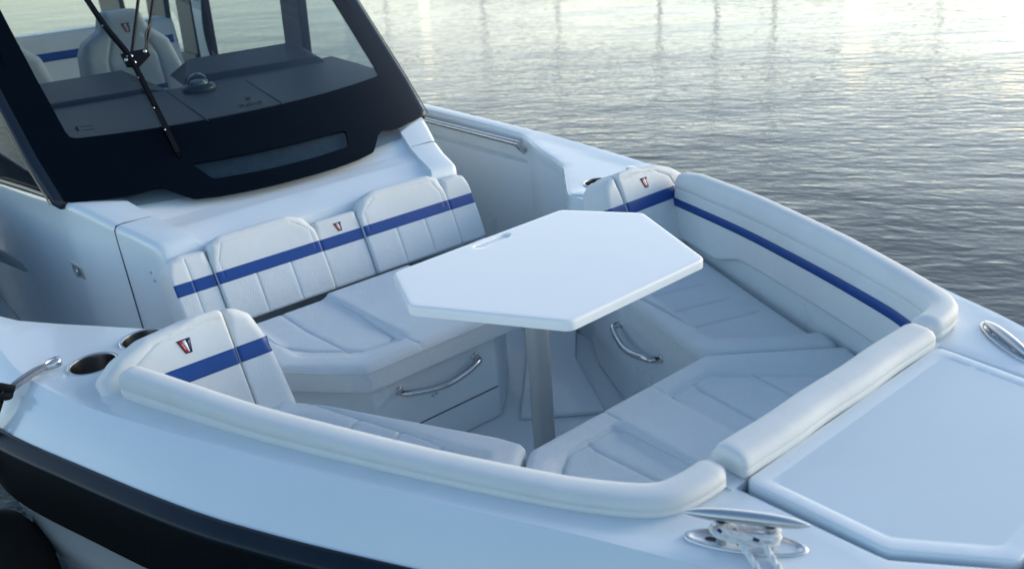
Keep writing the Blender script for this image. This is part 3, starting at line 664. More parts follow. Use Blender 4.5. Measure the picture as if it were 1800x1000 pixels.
# ---- cabin interior seen through the windscreen
def helm_seat(y0, badge_on):
    e = empty("helm_seat", (0, y0, 0)); e.parent = boat
    mp = planemap((-5.83, 0, 0), (0, 1, 0), (-.05, 0, 1))
    out = [(-.30, 1.18), (-.30, 1.55), (-.285, 1.67), (-.25, 1.735), (-.14, 1.80), (-.115, 1.885), (-.09, 1.905), (.09, 1.905), (.115, 1.885), (.14, 1.80), (.25, 1.70), (.33, 1.40), (.33, 1.18)]
    p = Pad(out, mp, .16, r=.05, corner=.03, step=.03, bstep=.015, nround=5, seams=[([(-.16, 1.2), (-.15, 1.62), (-.10, 1.74)], .012, .008), ([(.16, 1.2), (.15, 1.62), (.10, 1.74)], .012, .008)])
    b = p.build("backrest", [VINYL], e)
    p.overlay("blue_stripe", [([(-.15, 1.405), (.16, 1.405), (.16, 1.435), (-.15, 1.435)], 0)], [BLUE], e)
    if badge_on: badge(p, (.0, 1.80), .05, e)
    p2 = Pad([(-.27, -.25), (.27, -.25), (.27, .25), (-.27, .25)], lambda Q, h: np.stack([-5.55 + Q[:, 1], Q[:, 0], 1.08 + np.asarray(h)], 1), .14, r=.05, corner=.06, step=.04)
    p2.build("seat", [VINYL], e)
    tube("seat_post", [(-5.6, 0, .53), (-5.6, 0, 1.09)], .09, GEL, e, 20)
helm_seat(.03, True); helm_seat(-.73, False)
mp = planemap((-7.05, 0, 0), (0, 1, 0), (-.12, 0, 1))
p = Pad([(-1.15, 1.05), (.76, 1.05), (.76, 1.70), (-1.15, 1.72)], mp, .14, r=.04, corner=.04, step=.08, bstep=.03, seams=[([(.4, 1.06), (.4, 1.63)], .01, .008), ([(-.42, 1.06), (-.42, 1.63)], .01, .008)])
ab = p.build("aft_bench_backrest", [VINYL], boat)
p.overlay("blue_stripe", [([(-1.13, 1.515), (.745, 1.515), (.745, 1.575), (-1.13, 1.575)], 0)], [BLUE], ab, step=.03)
prism("aft_cockpit_wall", [(-7.26, -1.2), (-7.26, .75), (-7.5, .75), (-7.5, -1.2)], .19, 1.70, GELIN, boat, .01)
# roof posts and frames (roof itself is above the picture)
def post(name, x0, x1, y, mats, th=.05, parent=boat, z0=1.1, z1=2.9, rake=.0):
    V, F = merge([box_data((0, 0, 0), (1, 1, 1))]); P = [(x0, y - th / 2), (x1, y - th / 2), (x1, y + th / 2), (x0, y + th / 2)]
    V = [(x, yy, z0) for x, yy in P] + [(x + rake * (z1 - z0), yy, z1) for x, yy in P]
    F = [(3, 2, 1, 0), (4, 5, 6, 7)] + [(i, (i + 1) % 4, (i + 1) % 4 + 4, i + 4) for i in range(4)]
    o = mesh(name, V, F, mats, parent, smooth=False); bevel(o, .01, 2); return o
post("roof_post", -5.60, -5.32, .98, FRAME, .06, z0=1.2, rake=.12)
post("door_jamb", -7.36, -7.06, 1.0, GEL, .05, rake=.10, z0=1.0)
post("door_jamb_seal", -7.05, -6.98, .97, RUBBER, .05, rake=.10, z0=1.0)
post("window_frame", -8.6, -8.1, 1.0, FRAME, .05, rake=.25, z0=1.2)
post("window_frame", -7.75, -7.40, 1.0, FRAME, .05, rake=.16, z0=1.2)
post("window_frame", -9.9, -9.15, .95, FRAME, .05, rake=.0, z0=1.55)
prism("window_frame", [(-8.7, .96), (-7.4, .96), (-7.4, 1.03), (-8.7, 1.03)], 1.24, 1.36, FRAME, boat)
prism("aft_gunwale", [(-8.7, .93), (-7.0, .93), (-7.0, 1.2), (-8.7, 1.2)], 1.0, 1.235, GEL, boat, .02)
tube("window_seal", cr([(-6.95 + .1, .94, 1.9), (-6.97, .94, 1.6), (-6.93, .94, 1.36), (-6.80, .94, 1.30)], 6), .02, RUBBER, boat, 8)

# ---- bench backrest (facing the bow)
T_ = .47; vdir = np.array([-T_, 0, 1.0]); vl = np.linalg.norm(vdir)
mpb = planemap((-3.145 - .095 + 0, 0, 1.07 - .045), (0, 1, 0), vdir)     # v=0 at the stripe, h towards the bow
V0, V1 = -.145, .185
bb = empty("bench_backrest", (0, 0, 0)); bb.parent = boat
S1, S2 = .013, .068      # stripe band on v
vb = -.168
def stripe(pad, u0, u1, par): pad.overlay("blue_stripe", [([(u0, -.002), (u1, -.002), (u1, .046), (u0, .046)], 0)], [BLUE], par, step=.004)
def bpad(poly, th, seams, u0, u1, stripe_u=None, bd=None, r=.028, corner=.03):
    p = Pad(poly, mpb, th, r=r, corner=corner, seams=seams, step=.018, bstep=.009, nround=6, sk=-.09,
            rf=lambda Q: np.clip(.011 + (Q[:, 1] - .07) * .30, .011, r),
            extra=lambda Q, d: -.006 * np.exp(-((Q[:, 1] + .168) / .05) ** 2))
    o = p.build("cushion", [VINYL, VMESH], bb, matfn=lambda C, s: (C[:, 1] < 0).astype(int))
    stripe(p, *(stripe_u or (u0, u1)), o)
    if bd: badge(p, bd, .034, o)
    return p
hseam = ([(-9, 0), (9, 0)], 0, .004)
def fs(u): return ([(u, vb + .01), (u, -.004)], .004, .0035)
def big(sg):
    a, b = (.103, .557)
    poly = [(sg * a, vb), (sg * b, vb), (sg * b, .10), (sg * (b - .012), .160, .03), (sg * (b - .06), .184, .05), (sg * (a + .10), .187, .07), (sg * (a + .035), .160, .05), (sg * a, .10, .03)]
    st_ = ([(sg * (a + .028), .02), (sg * (a + .028), .105), (sg * (a + .10), .160), (sg * (b - .06), .152), (sg * (b - .03), .09), (sg * (b - .03), .02)], .0018, .0022)
    return bpad(poly, .105, [fs(sg * .255), fs(sg * .405), st_], min(sg * (a + .002), sg * (b - .002)), max(sg * (a + .002), sg * (b - .002)), corner=.012)
big(-1); big(1)
bpad([(-.101, vb), (.101, vb), (.101, .128), (-.101, .128)], .092, [], -.1, .1, bd=(0, .078), corner=.012, r=.02)
for s, e in ((-1, .722), (1, .702)):
    poly = [(s * .559, vb), (s * e, vb), (s * e, .10), (s * (e - .01), .140, .02), (s * (e - .06), .156, .03), (s * .559, .150)]
    p = bpad(poly, .094, [([(s * (e - .075), vb), (s * (e - .075), .13)], .003, .003)] if s < 0 else [], min(s * .56, s * (e - .002)), max(s * .56, s * (e - .002)), corner=.012, r=.034)
# ---- bench seat cushion
def bench_extra(Q, d):
    x, y = Q[:, 0], Q[:, 1]
    slope = .050 * (x + 2.27)
    d = dist_poly(Q, np.array([(-3.1, -.635), (-2.50, -.635), (-2.262, -.425), (-2.262, .425), (-2.50, .635), (-3.1, .635)]), False)
    mid = 1 - np.clip((np.abs(y) - .195) / .02, 0, 1)
    # raised front roll, sunken seat panel
    tr = np.clip((d - .085) / .03, 0, 1)
    return slope * 1.0 - .020 * tr * (1 - mid)
bs = [([(-2.985, -.55), (-2.70, -.545), (-2.56, -.47), (-2.415, -.345), (-2.405, -.25), (-2.425, -.215), (-2.70, -.20), (-2.985, -.20)], .010, .006),
      ([(-2.985, .55), (-2.70, .545), (-2.56, .47), (-2.415, .345), (-2.405, .25), (-2.425, .215), (-2.70, .20), (-2.985, .20)], .010, .006),
      ([(-2.44, -.385), (-2.75, -.405), (-2.985, -.40)], .007, .005), ([(-2.44, .385), (-2.75, .405), (-2.985, .40)], .007, .005),
      ([(-2.262, -.20), (-2.42, -.215)], .004, .004), ([(-2.262, .20), (-2.42, .215)], .004, .004)]
pb_ = Pad([(-2.262, -.425, .06), (-2.262, .425, .06), (-2.50, .635, .05), (-3.0, .635), (-3.0, -.635), (-2.50, -.635, .05)], flat(.897), .096, r=.036, corner=.03, seams=bs, extra=bench_extra, step=.02, bstep=.012, nround=6)
bc = pb_.build("bench_cushion", [VMESH], boat)
# piping round the front
pp = np.array([(-2.62, -.6365), (-2.50, -.6365), (-2.264, -.43), (-2.2605, -.40), (-2.2605, .40), (-2.264, .43), (-2.50, .6365)])
tube("piping", np.column_stack([resample(pp, .02), np.full(len(resample(pp, .02)), .968)]), .0022, VMESH, bc, 6)

# ---- bow cockpit side seats
def seat(name, inner, s, asym):
    # plan outline: inner edge, diagonal joint with bow cushion, outer edge along the liner, back edge
    outer = [(-1.245, .70), (-1.5, .795), (-1.9, .955), (-2.16, 1.06), (-2.20, 1.04), (-2.21, .76)]
    poly = inner + outer
    poly = [(q[0], q[1] * s, *(q[2:])) for q in poly]
    P = np.array([q[:2] for q in poly])
    a, b = np.array(inner[-1][:2]), np.array(inner[0][:2])
    def edge_d(Q):
        y = Q[:, 1] * s; q = np.stack([Q[:, 0], y], 1); return dist_poly(q, np.array([i[:2] for i in inner]), False), dist_poly(q, np.array([inner[-1][:2], (-1.245, .70)]), False)
    def ex(Q, d):
        di, dj = edge_d(Q); e = np.minimum(di, dj); return -.030 * np.clip((e - .080) / .035, 0, 1) - .010 * np.clip((e - .2) / .5, 0, 1)
    pts = []
    o1 = np.array(inner[-1][:2]); o0 = np.array(inner[-2][:2])
    t = (o0 - o1) / np.linalg.norm(o0 - o1); nrm = np.array([t[1], -t[0]]); nrm = nrm if nrm[1] > 0 else -nrm
    j = np.array([-1.245, .70]) - o1; j /= np.linalg.norm(j); jn = np.array([-j[1], j[0]]); jn = jn if jn[0] < 0 else -jn
    # inner panel corner
    A = np.array([t, -j]).T; k = np.linalg.solve(A, (o1 + jn * .10) - (o1 + nrm * .10)); cpt = o1 + nrm * .10 + t * k[0]
    far_i = cpt + t * .75; far_j = cpt + j * .6
    sm = [([far_i, cpt, far_j], .012, .0065)]
    for q in (.13, .27, .42): 
        p0 = cpt + t * q; d = np.array([.55, 1.0]); d = np.array([.15, 1.0]); sm.append(([p0, p0 + np.array([.085, .27])], .009, .0055))
    sm = [([(float(x), float(y) * s) for x, y in q], dp, wd) for q, dp, wd in sm]
    p = Pad(poly, flat(.915 + asym), .105, r=.026, corner=.015, seams=sm, extra=ex, step=.02, bstep=.012, nround=6)
    o = p.build(name, [VMESH], boat)
    ii = resample(np.array([i[:2] for i in inner]), .02); nn = np.gradient(ii, axis=0); nn /= np.linalg.norm(nn, axis=1)[:, None]; nn = np.stack([-nn[:, 1], nn[:, 0]], 1)
    nn = np.where((nn[:, 1] > 0)[:, None], -nn, nn)
    ii = ii + nn * .001
    tube("piping", np.column_stack([ii[:, 0], ii[:, 1] * s, np.full(len(ii), .990)]), .002, VMESH, o, 6)
    return o
seat("port_seat_cushion", [(-2.21, .62), (-2.0, .505), (-1.60, .375), (-1.515, .362, .01)], 1, 0)
seat("starboard_seat_cushion", [(-2.21, .73), (-2.14, .662, .03), (-1.60, .378), (-1.522, .350, .01)], -1, .012)

# bow cushion
def bow_ex(Q, d):
    da = dist_poly(Q, np.array([(-1.21, -.72), (-1.5, -.365), (-1.5, .365), (-1.21, .72)]), False)
    y = np.abs(Q[:, 1])
    mid = 1 - np.clip((y - .095) / .02, 0, 1)
    return -.025 * np.clip((da - .062) / .035, 0, 1) * (1 - mid) - .004 * np.clip((da - .15) / .3, 0, 1)
bw = [([(-1.17, -.55), (-1.40, -.33), (-1.425, -.29), (-1.425, -.115), (-1.40, -.10), (-.95, -.09)], .011, .006),
      ([(-1.17, .55), (-1.40, .33), (-1.425, .29), (-1.425, .115), (-1.40, .10), (-.95, .09)], .011, .006),
      ([(-1.425, -.215), (-1.2, -.19), (-.95, -.19)], .0075, .005), ([(-1.38, -.345), (-1.2, -.33), (-.95, -.33)], .0075, .005),
      ([(-1.425, .215), (-1.2, .20), (-.95, .19)], .0075, .005), ([(-1.34, .39), (-1.15, .37), (-.95, .35)], .0075, .005),
      ([(-1.5, -.09), (-1.43, -.09)], .005, .004), ([(-1.5, .10), (-1.43, .10)], .003, .003)]
pbow = Pad([(-1.505, -.355, .035), (-1.505, .355, .035), (-1.225, .70), (-1.03, .60), (-.93, .50), (-.91, .0), (-.93, -.50), (-1.03, -.60), (-1.225, -.70)],
           flat(.925), .10, r=.03, corner=.02, seams=bw, extra=bow_ex, step=.02, bstep=.012, nround=6)
pbow.build("bow_cushion", [VMESH], boat)

# ---- coaming bolsters (swept pad following the curve of the deck)
def coaming(s):
    path = resample(OC[OC[:, 0] > -2.245], .018); n = len(path)
    T = np.gradient(path, axis=0); T /= np.linalg.norm(T, axis=1)[:, None]; N = np.stack([T[:, 1], -T[:, 0]], 1)   # points inboard
    N = np.where((N[:, 1] > 0)[:, None] & (path[:, 0] < -.9)[:, None], -N, N)
    L = np.r_[0, np.cumsum(np.linalg.norm(np.diff(path, axis=0), axis=1))]; tot = L[-1]
    V = []; rows = []
    bot = ip([(0, 1.03), (.35, 1.03), (.50, 1.085), (1.3, 1.12), (1.50, 1.17), (1.75, 1.27), (9, 1.29)])
    zsv = []
    for i in range(n):
        x, y = path[i]; z0 = float(zd(x)) - .006; e = min(L[i], tot - L[i]); k = math.sqrt(max(0, 1 - max(0, 1 - e / .022) ** 2)); k = .72 + .28 * k
        zb = min(float(bot(L[i])), z0 - .002)
        if L[i] > tot - .12: zb = z0 + .002
        hk = float(np.interp(x, [-2.245, -2.12, -1.75, -1.3, -1.0], [.080, .078, .062, .050, .045] if s < 0 else [.064, .080, .080, .072, .058])); wk = float(np.interp(x, [-2.2, -1.3], [1.10, 1.0]))
        prof = [(.004, z0), (-.001, z0 + hk * .20), (-.001, z0 + hk * .36), (.0015, z0 + hk * .40), (.0015, z0 + hk * .43), (-.001, z0 + hk * .47), (.001, z0 + hk * .74), (.007, z0 + hk * .91), (.018, z0 + hk * .99), (.040 * wk, z0 + hk), (.057 * wk, z0 + hk * .93), (.068 * wk, z0 + hk * .72), (.074 * wk, z0 + hk * .38), (.0785, z0 + .010), (.0765, z0 + .008), (.0795, z0 + .006), (.080, z0 + .000)]
        m_ = 10
        for q in range(1, m_ + 1): t = q / m_; prof.append((.080 + .012 * t, z0 + (zb - z0) * t))
        prof += [(.090, zb - .006), (.070, zb - .006)]
        cx, cz = .045, z0 + .02
        row = []
        for (dd, zz) in prof:
            dd = cx + (dd - cx) * k; zz = cz + (zz - cz) * (k if zz > cz else 1)
            row.append((x + N[i][0] * dd, s * (y + N[i][1] * dd), zz))
        rows.append(row)
    R = len(rows[0]); V = [p for r in rows for p in r]; F = []
    for i in range(n - 1):
        for k in range(R): F.append((i * R + k, i * R + (k + 1) % R, (i + 1) * R + (k + 1) % R, (i + 1) * R + k))
    F += [tuple(range(R)), tuple((n - 1) * R + k for k in range(R))]
    o = mesh("coaming_bolster", V, F, VINYL, boat); sharp(o, 75)
    # stripe on the inner face
    V = []; F = []; m2 = 0
    for i in range(n):
        x, y = path[i]
        if L[i] > tot - .20: break
        zc = float(zd(x)) - .055; 
        for dzz in (.016, -.016):
            z = zc + dzz; z0 = float(zd(x)) - .006; zb = min(float(bot(L[i])), z0 - .002); t = (z - z0) / (zb - z0); dd = .080 + .012 * t
            V.append((x + N[i][0] * (dd + .0015), s * (y + N[i][1] * (dd + .0015)), z))
        m2 += 1
    F = [(2 * i, 2 * i + 1, 2 * i + 3, 2 * i + 2) for i in range(m2 - 1)]
    st_ = mesh("blue_stripe", V, F, BLUE, o)
    so_ = st_.modifiers.new("s", 'SOLIDIFY'); so_.thickness = .0012; so_.offset = 0
    # stitched seam along the lower third
coaming(-1); coaming(1)

# ---- bow bolster across the aft edge of the hatch
mpz = flat(1.294)
prof = [(-.905, 1.296), (-.900, 1.318), (-.888, 1.342), (-.876, 1.350), (-.862, 1.352), (-.834, 1.350), (-.820, 1.344), (-.812, 1.332), (-.811, 1.3225), (-.8125, 1.321), (-.811, 1.3195), (-.811, 1.304), (-.816, 1.298)]
V = []; F = []; ys = list(np.concatenate([[-.362, -.360, -.354, -.346], np.linspace(-.335, .335, 30), [.346, .354, .360, .362]])); R = len(prof)
for y in ys:
    k = {0.362: .80, 0.360: .90, 0.354: .97}.get(round(abs(y), 3), 1.0)
    for x, z in prof: V.append((-.858 + (x + .858) * (k * .5 + .5) + .0015 * math.sin(y * 23), y, 1.32 + (z - 1.32) * k))
for i in range(len(ys) - 1):
    for q in range(R): F.append((i * R + q, i * R + (q + 1) % R, (i + 1) * R + (q + 1) % R, (i + 1) * R + q))
F += [tuple(range(R)), tuple((len(ys) - 1) * R + q for q in range(R))]
sharp(mesh("bow_bolster", V, F, VINYL, boat), 70)

# ---- aft-corner backrests of the bow seats
def corner_back(s):
    e = empty("seat_backrest", (0, 0, 0)); e.parent = boat
    vd = np.array([-.44, 0, 1.0]); mp0 = planemap((-2.175 - .12, 0, 1.0 - .05), (0, 1, 0), vd)
    # u = |y|, v along the tilt (0 at z=.95..)
    mp = lambda Q, h: mp0(np.stack([Q[:, 0] * s, Q[:, 1]], 1), h) 
    k = 1.0925
    main = [(.815, -.02), (1.165, -.02), (1.190, .23), (1.185, .272, .02), (1.125, .318, .04), (1.04, .352, .05), (.90, .366, .05), (.815, .362, .02)]
    p = Pad(main, mp, .125, r=.026, corner=.02, step=.02, bstep=.01, nround=6, sk=-.02, rf=lambda Q: np.clip(.010 + (Q[:, 1] - .25) * .3 + (Q[:, 0] - 1.0) * .3, .010, .026), seams=[([(.82, .335), (.90, .338), (1.02, .325), (1.09, .285), (1.12, .20), (1.125, .0)], .0035, .0035)])
    o = p.build("cushion", [VINYL], e)
    p.overlay("blue_stripe", [([(.8165, .192), (1.10, .192), (1.10, .240), (.8165, .240)], 0)], [BLUE], o, step=.005)
    badge(p, (.945, .292), .038, o, flip=(1 if s > 0 else -1))
    side_ = [(.700, -.02), (.813, -.02), (.833, .386), (.80, .392, .02), (.745, .368, .03), (.715, .335, .02)]
    side_ = [(.690, -.02), (.812, -.02), (.812, .360, .01), (.775, .352, .03), (.735, .322, .03), (.708, .23, .03)]
    p = Pad(side_, mp, .120, r=.03, corner=.01, step=.02, bstep=.01, nround=6, sk=-.02, rf=lambda Q: np.clip(.010 + np.maximum((.79 - Q[:, 0]) * .5, (Q[:, 1] - .26) * .25), .010, .03))
    o = p.build("cushion", [VINYL, VMESH], e, matfn=lambda C, q: (C[:, 1] < .19).astype(int))
    p.overlay("blue_stripe", [([(.7055, .192), (.8105, .192), (.8105, .240), (.7085, .240)], 0)], [BLUE], o, step=.005)
corner_back(-1); corner_back(1)

# ---- hatch on the foredeck
def hex_(Q, d):
    return -.0022 * np.clip((d - .026) / .008, 0, 1)
ph = Pad(HATCH, flat(1.262), .043, r=.0045, corner=.02, extra=hex_, step=.03, bstep=.012, nround=4,
         seams=[(np.vstack([q, q[:1]]), 0, .004) for q in [np.array([(-.775, -.330), (-.545, -.316), (-.409, -.205), (-.409, .205), (-.545, .316), (-.775, .330)])]])
ht = ph.build("foredeck_hatch", [GEL, NONSKID], boat, matfn=lambda C, s: inside(C, np.array([(-.775, -.330), (-.545, -.316), (-.409, -.205), (-.409, .205), (-.545, .316), (-.775, .330)])).astype(int))
for x, y, r in ((-.755, .275, .004), (-.728, .268, .002)): lathe("hatch_screw", [(r, 0), (r * .9, .001), (.0001, .0012)], (x, y, 1.2985), GAP, ht, 12)

# ---- cup holders
def cup(x, y, s):
    e = empty("cup_holder", (x, y * s, float(zd(x)) - .006)); e.parent = boat
    lathe("cup_rim", [(.072, .0), (.0725, .003), (.070, .0055), (.066, .006), (.0635, .004), (.062, .0)], (0, 0, 0), CAST, e, 48)
    lathe("cup_well", [(.062, .004), (.060, -.004), (.058, -.09), (.05, -.1), (.0001, -.1)], (0, 0, 0), DARKIN, e, 48)
for s in (-1, 1): cup(-2.545, 1.150, s); cup(-2.605, .985, s)

# white deck cap beside the port cup holders
lathe("deck_cap", [(.022, 0), (.022, .003), (.018, .005), (.0001, .0055)], (-2.655, 1.235, float(zd(-2.65)) - .004), GEL, boat, 24)

# ---- grab rails in the bulwark pockets
for s in (1,):
    e = empty("grab_rail", (0, 0, 0)); e.parent = boat
    tube("rail_tube", [(-5.4, s * 1.272, 1.160), (-4.4, s * 1.262, 1.163), (-3.485, s * 1.248, 1.166)], .016, STEEL, e, 16)
    tube("rail_bracket", cr([(-3.505, s * 1.248, 1.158), (-3.50, s * 1.268, 1.132), (-3.51, s * 1.30, 1.11)], 5), [.012] * 10 + [.016], STEEL, e, 12)
    tube("rail_bracket", cr([(-4.55, s * 1.262, 1.155), (-4.55, s * 1.28, 1.13), (-4.55, s * 1.31, 1.11)], 5), .010, STEEL, e, 12)

# ---- grab handles on the seat bases
def handle(a, b, nrm, parent=boat):
    a, b, nrm = [np.array(q, float) for q in (a, b, nrm)]; nrm /= np.linalg.norm(nrm); e = empty("grab_handle", (0, 0, 0)); e.parent = parent
    d = b - a
    pts = [a, a + nrm * .012, a + d * .02 + nrm * .034, a + d * .10 + nrm * .048, a + d * .28 + nrm * .058, a + d * .5 + nrm * .066, a + d * .72 + nrm * .058, a + d * .90 + nrm * .048, a + d * .98 + nrm * .034, b + nrm * .012, b]
    dr = np.array([0, 0, -1.]); sag = [0, 0, 0, .002, .012, .016, .012, .002, 0, 0, 0]
    pts = [p + dr * q for p, q in zip(pts, sag)]
    c = cr(pts, 6); tube("handle_bar", c, .0122, STEEL, e, 18)
    for q in (a, b): lathe("handle_foot", [(.0165, 0), (.0165, .004), (.013, .007), (.0105, .007)], q, STEEL, e, 20, axis=tuple(nrm))
    lathe("handle_plug", [(.0065, 0), (.0065, .0015), (.0001, .0018)], a + nrm * .0475 + d * .055 + (0, 0, 0), BLK, e, 14, axis=tuple(nrm))
handle((-2.300, -.295, .832), (-2.300, .035, .834), (1, 0, 0))
a_, b_ = np.array((-1.765, .452, .862)), np.array((-2.05, .545, .862)); n_ = np.array([-(b_ - a_)[1], (b_ - a_)[0], 0]); n_ = n_ if n_[1] < 0 else -n_
handle(a_, b_, n_)
for y, z in ((-.165, .755), (-.148, .757)): lathe("screw", [(.0055, 0), (.0055, .002), (.003, .0035), (.0001, .0035)], (-2.299, y, z), STEEL, bench_base, 12, axis=(1, 0, 0))

# ---- mooring cleats
def cleat(s):
    c = np.array([-.708, s * .503, float(zd(-.708)) - .005]); ang = math.atan2(.118 * (-s), .163)
    e = empty("cleat", c); e.parent = boat; e.rotation_euler = (0, 0, ang)
    A, B = .104, .029
    lathe("cleat_plate", [(1.0, 0), (1.02, .003), (1.0, .006), (.95, .007), (.90, .0055), (.84, .001), (.6, -.002), (.0001, -.003)], (0, 0, 0), CAST, e, 64, sx=1)
    pl = e.children[0]
    for v in pl.data.vertices: v.co = (v.co.x * A, v.co.y * B, v.co.z)
    for sx in (-1, 1):
        hz = .055 if s < 0 else .010
        lathe("cleat_post", [(.0125, -.004), (.0095, hz * .2), (.009, hz * .6), (.012, hz - .006)], (sx * .040, 0, -.001), CAST, e, 20)
        lathe("cleat_recess", [(.013, .0), (.010, -.0005), (.0001, -.001)], (sx * .056, 0.002, 0), BLK, e, 20, sx=1, sy=.5)
    xs = np.linspace(-1, 1, 41); L = .107; hz = .055 if s < 0 else .010; path = [(x * L * (1 if s < 0 else .93), 0, hz + .003 * (1 - x * x)) for x in xs]; rr = [max(.0012, .0125 * (1 - abs(x) ** 2.6) ** .62) for x in xs]
    tube("cleat_horn", path, rr, CAST, e, 20)
    return e
cl1 = cleat(-1); cleat(1)

# ---- table (top-level, stands on the sole)
tb = empty("pedestal_table", (-1.86, .035, SZ), "white six-sided table on one grey metal pedestal in the middle of the bow seating", "table")
top = [(-2.150, -.338), (-1.905, -.432), (-1.500, -.190), (-1.512, .366), (-1.925, .540), (-2.172, .378)]
top = [(x + 1.86, y - .035) for x, y in top]
def capsule(a, b, r, n=10):
    a, b = np.array(a), np.array(b); t = (b - a) / np.linalg.norm(b - a); an = math.atan2(t[1], t[0]); out = []
    for k in range(n + 1): q = an - math.pi / 2 + math.pi * k / n; out.append(b + r * np.array([math.cos(q), math.sin(q)]))
    for k in range(n + 1): q = an + math.pi / 2 + math.pi * k / n; out.append(a + r * np.array([math.cos(q), math.sin(q)]))
    return np.array(out + [out[0]])
pt = Pad(top, flat(1.310 - SZ), .030, r=.009, corner=.035, step=.03, bstep=.010, nround=5,
         extra=lambda Q, d: -.008 * np.clip((.0203 - dist_poly(Q, np.array([(-.257, -.060), (-.262, .050)]), False)) / .005, 0, 1))
pt.step = .014
pt.seams = [(capsule((-.257, -.060), (-.262, .050), q), 0, .0008) for q in (.0205, .0178, .0150)] + [(np.array([(-.257, -.060), (-.262, .050)]), 0, .004)]
gp = pt.build("tabletop", [TABLE], tb)
q = prism("underside_plate", [(.13, .13), (-.13, .13), (-.13, -.13), (.13, -.13)], 1.290 - SZ, 1.3105 - SZ, ALU, tb, .004)
lathe("pedestal", [(.0385, .002), (.0385, .02), (.0375, .03), (.0375, .755), (.05, .765)], (-.02, -.035, 0), ALU, tb, 40)
lathe("pedestal_base", [(.10, 0), (.10, .006), (.085, .012), (.045, .016), (.040, .03)], (-.02, -.035, .001), ALU, tb, 40)

# ---- mooring rope round the starboard cleat
def rope(name, path, rad, parent, twist=55., mats=ROPE, fleck=True, step=.0035):
    P = resample(cr(path, 8), step); n = len(P); T = np.gradient(P, axis=0); T /= np.linalg.norm(T, axis=1)[:, None]
    nrm = np.cross(T[0], (0.1, 0.2, 1.0)); nrm /= np.linalg.norm(nrm); fr = []
    for i in range(n): nrm = nrm - T[i] * nrm.dot(T[i]); nrm /= np.linalg.norm(nrm); fr.append((nrm.copy(), np.cross(T[i], nrm)))
    parts = []; fl = []
    for k in range(3):
        c = []
        for i in range(n):
            a = 2 * math.pi * k / 3 + i * step * twist * 2 * math.pi / 3.2; c.append(P[i] + (fr[i][0] * math.cos(a) + fr[i][1] * math.sin(a)) * rad * .50)
        parts.append(tube_data(c, rad * .56, 8))
    V, F = merge(parts); mi = []
    for fi in range(len(F)): mi.append(1 if fi < len(parts[0][1]) and (fi // 8) % 18 < 3 else 0)
    me = bpy.data.meshes.new(name); me.from_pydata([tuple(map(float, v)) for v in V], [], F); me.update()
    for p, i in zip(me.polygons, mi): p.material_index = i
    return link(name, me, [mats, ROPEN], parent)
mr = empty("mooring_rope", tuple(cl1.location), "white braided rope with navy flecks hitched round the near cleat", "rope")
mr.rotation_euler = cl1.rotation_euler
ra = .0060
rope("rope_turns", [(.052, .012, .020), (.056, 0, .022), (.048, -.014, .020), (.02, -.017, .017), (-.02, -.017, .020), (-.048, -.014, .026), (-.056, 0, .026), (-.048, .013, .026), (-.01, .014, .024), (.046, .013, .030), (.054, .0, .033), (.046, -.013, .033), (.015, -.018, .031), (-.02, -.018, .032), (-.046, -.014, .038)], ra, mr)
rope("rope_end", [(-.012, -.012, .014), (-.006, -.022, .018), (.004, -.034, .012), (.020, -.060, .006), (.040, -.095, -.005), (.066, -.135, -.03), (.09, -.18, -.09), (.11, -.22, -.2)], ra, mr)
rope("rope_end", [(.028, -.010, .016), (.034, -.022, .020), (.042, -.034, .013), (.056, -.060, .007), (.072, -.095, -.004), (.094, -.135, -.03), (.115, -.18, -.09), (.13, -.22, -.2)], ra, mr)

# ---- grey lashing with a steel thimble, black cord, black fender (starboard side, left edge of the picture)
la = empty("tie_loop", (-2.60, -1.29, 1.19), "grey braided loop with steel thimble lying on the side deck by the cup holders", "rope")
o0 = np.array((-2.60, -1.29, 1.19)); zt = .012
A1 = [(-2.552, -1.385, 1.19), (-2.560, -1.345, 1.206), (-2.578, -1.30, 1.214), (-2.592, -1.265, 1.216)]; A2 = [(-2.570, -1.390, 1.19), (-2.580, -1.345, 1.208), (-2.598, -1.30, 1.215), (-2.606, -1.262, 1.216)]
for A in (A1, A2): tube("braided_leg", cr(np.array(A) - o0, 6), .0068, GREYROPE, la, 10)
th = [(-2.592, -1.268, 1.216), (-2.588, -1.245, 1.216), (-2.592, -1.228, 1.216), (-2.606, -1.222, 1.216), (-2.620, -1.230, 1.216), (-2.618, -1.248, 1.216), (-2.606, -1.265, 1.216)]
V = []; F = []; c = cr(np.array(th) - o0, 6)
for p in c: V += [p + (0, 0, -.010), p + (0, 0, .010)]
F = [(2 * i, 2 * i + 1, 2 * i + 3, 2 * i + 2) for i in range(len(c) - 1)]
t_ = mesh("thimble", V, F, STEEL, la); so_ = t_.modifiers.new("s", 'SOLIDIFY'); so_.thickness = .004; so_.offset = 0
bc_ = empty("black_cord", (-2.56, -1.40, 1.18), "black knotted cord hanging over the deck edge at the left of the picture", "cord")
o1 = np.array((-2.56, -1.40, 1.18))
kn_ = [(-2.55, -1.36, 1.20), (-2.56, -1.385, 1.215), (-2.585, -1.39, 1.205), (-2.575, -1.405, 1.185), (-2.55, -1.40, 1.195), (-2.545, -1.38, 1.19), (-2.57, -1.375, 1.20), (-2.60, -1.39, 1.20)]
tube("cord_knot", cr(np.array(kn_) - o1, 8), .0115, BLACKCLOTH, bc_, 10)
tube("cord_tail", cr(np.array([(-2.565, -1.392, 1.19), (-2.535, -1.425, 1.15), (-2.53, -1.46, 1.09), (-2.56, -1.50, 1.00), (-2.60, -1.54, .85)]) - o1, 8), .008, BLACKCLOTH, bc_, 10)
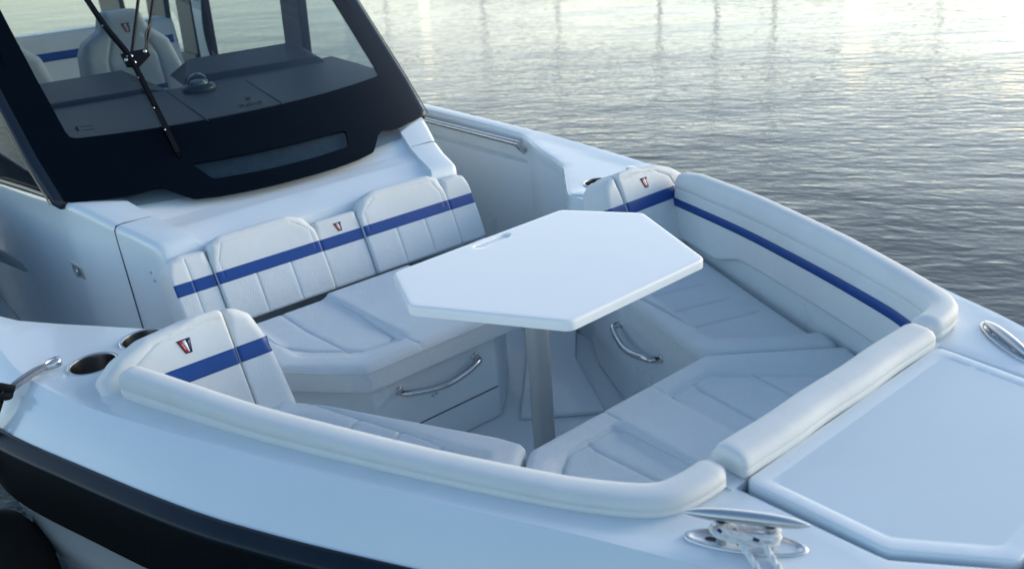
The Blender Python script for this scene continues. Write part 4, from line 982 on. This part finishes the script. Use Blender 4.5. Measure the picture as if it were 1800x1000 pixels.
tube("cord_tail", cr(np.array([(-2.575, -1.395, 1.19), (-2.56, -1.435, 1.14), (-2.57, -1.475, 1.05), (-2.61, -1.52, .95), (-2.63, -1.54, .82)]) - o1, 8), .008, BLACKCLOTH, bc_, 10)
fe = empty("boat_fender", (-2.58, -1.56, .2), "black cloth-covered fender hanging against the dark hull band", "fender")
lathe("fender_cover", [(.0001, -.45), (.09, -.44), (.145, -.38), (.155, -.25), (.155, .40), (.148, .50), (.11, .585), (.05, .63), (.0001, .64)], (0, 0, 0), BLACKCLOTH, fe, 32)
tube("fender_eye", cr([(0, -.02, .60), (0, -.02, .66), (0, .02, .66), (0, .02, .60)], 6), .012, BLACKCLOTH, fe, 8)

# ---- distant sailing masts on the far side of the water (they only show as broken reflections)
def mast(x, y, h, lab):
    e = empty("sailboat", (x, y, 0), lab, "boat", "sailing boats moored across the water")
    pr = [(-3.6, 0), (-3.2, .9), (0, 1.3), (2.6, .8), (4.0, 0), (2.6, -.8), (0, -1.3), (-3.2, -.9)]
    prism("hull", pr, -.1, .9, HULL, e, .08)
    lathe("mast", [(.06, .9), (.055, h * .5), (.035, h)], (.4, 0, 0), ALU, e, 10)
    tube("boom", [(.4, 0, 1.9), (-3.0, 0, 2.0)], .07, ALU, e, 8)

for i, (az, el, D, lab) in enumerate([
        (149.8, 10.5, 52, "sailboat with a short mast, farthest left beyond the windscreen side of the water"), (143.7, 13.4, 46, "sailboat moored across the water, mast mirrored beside the bulwark grab rail"),
        (138.9, 14.3, 50, "sailboat moored across the water, mast mirrored above the white deck cap"), (132.6, 16.1, 44, "sailboat moored across the water, mast mirrored above the far seat badge"),
        (129.1, 16.9, 42, "tall sailboat across the water whose mast mirrors as the left of the two longest streaks"), (125.6, 17.3, 43, "tall sailboat across the water whose mast mirrors as the right of the two longest streaks"),
        (116.2, 13.5, 55, "sailboat moored across the water, farthest right, with a faint mast reflection")]):
    a = math.radians(az); mast(D * math.cos(a), -1.5 + D * math.sin(a), D * math.tan(math.radians(el)) - 2.0, lab)
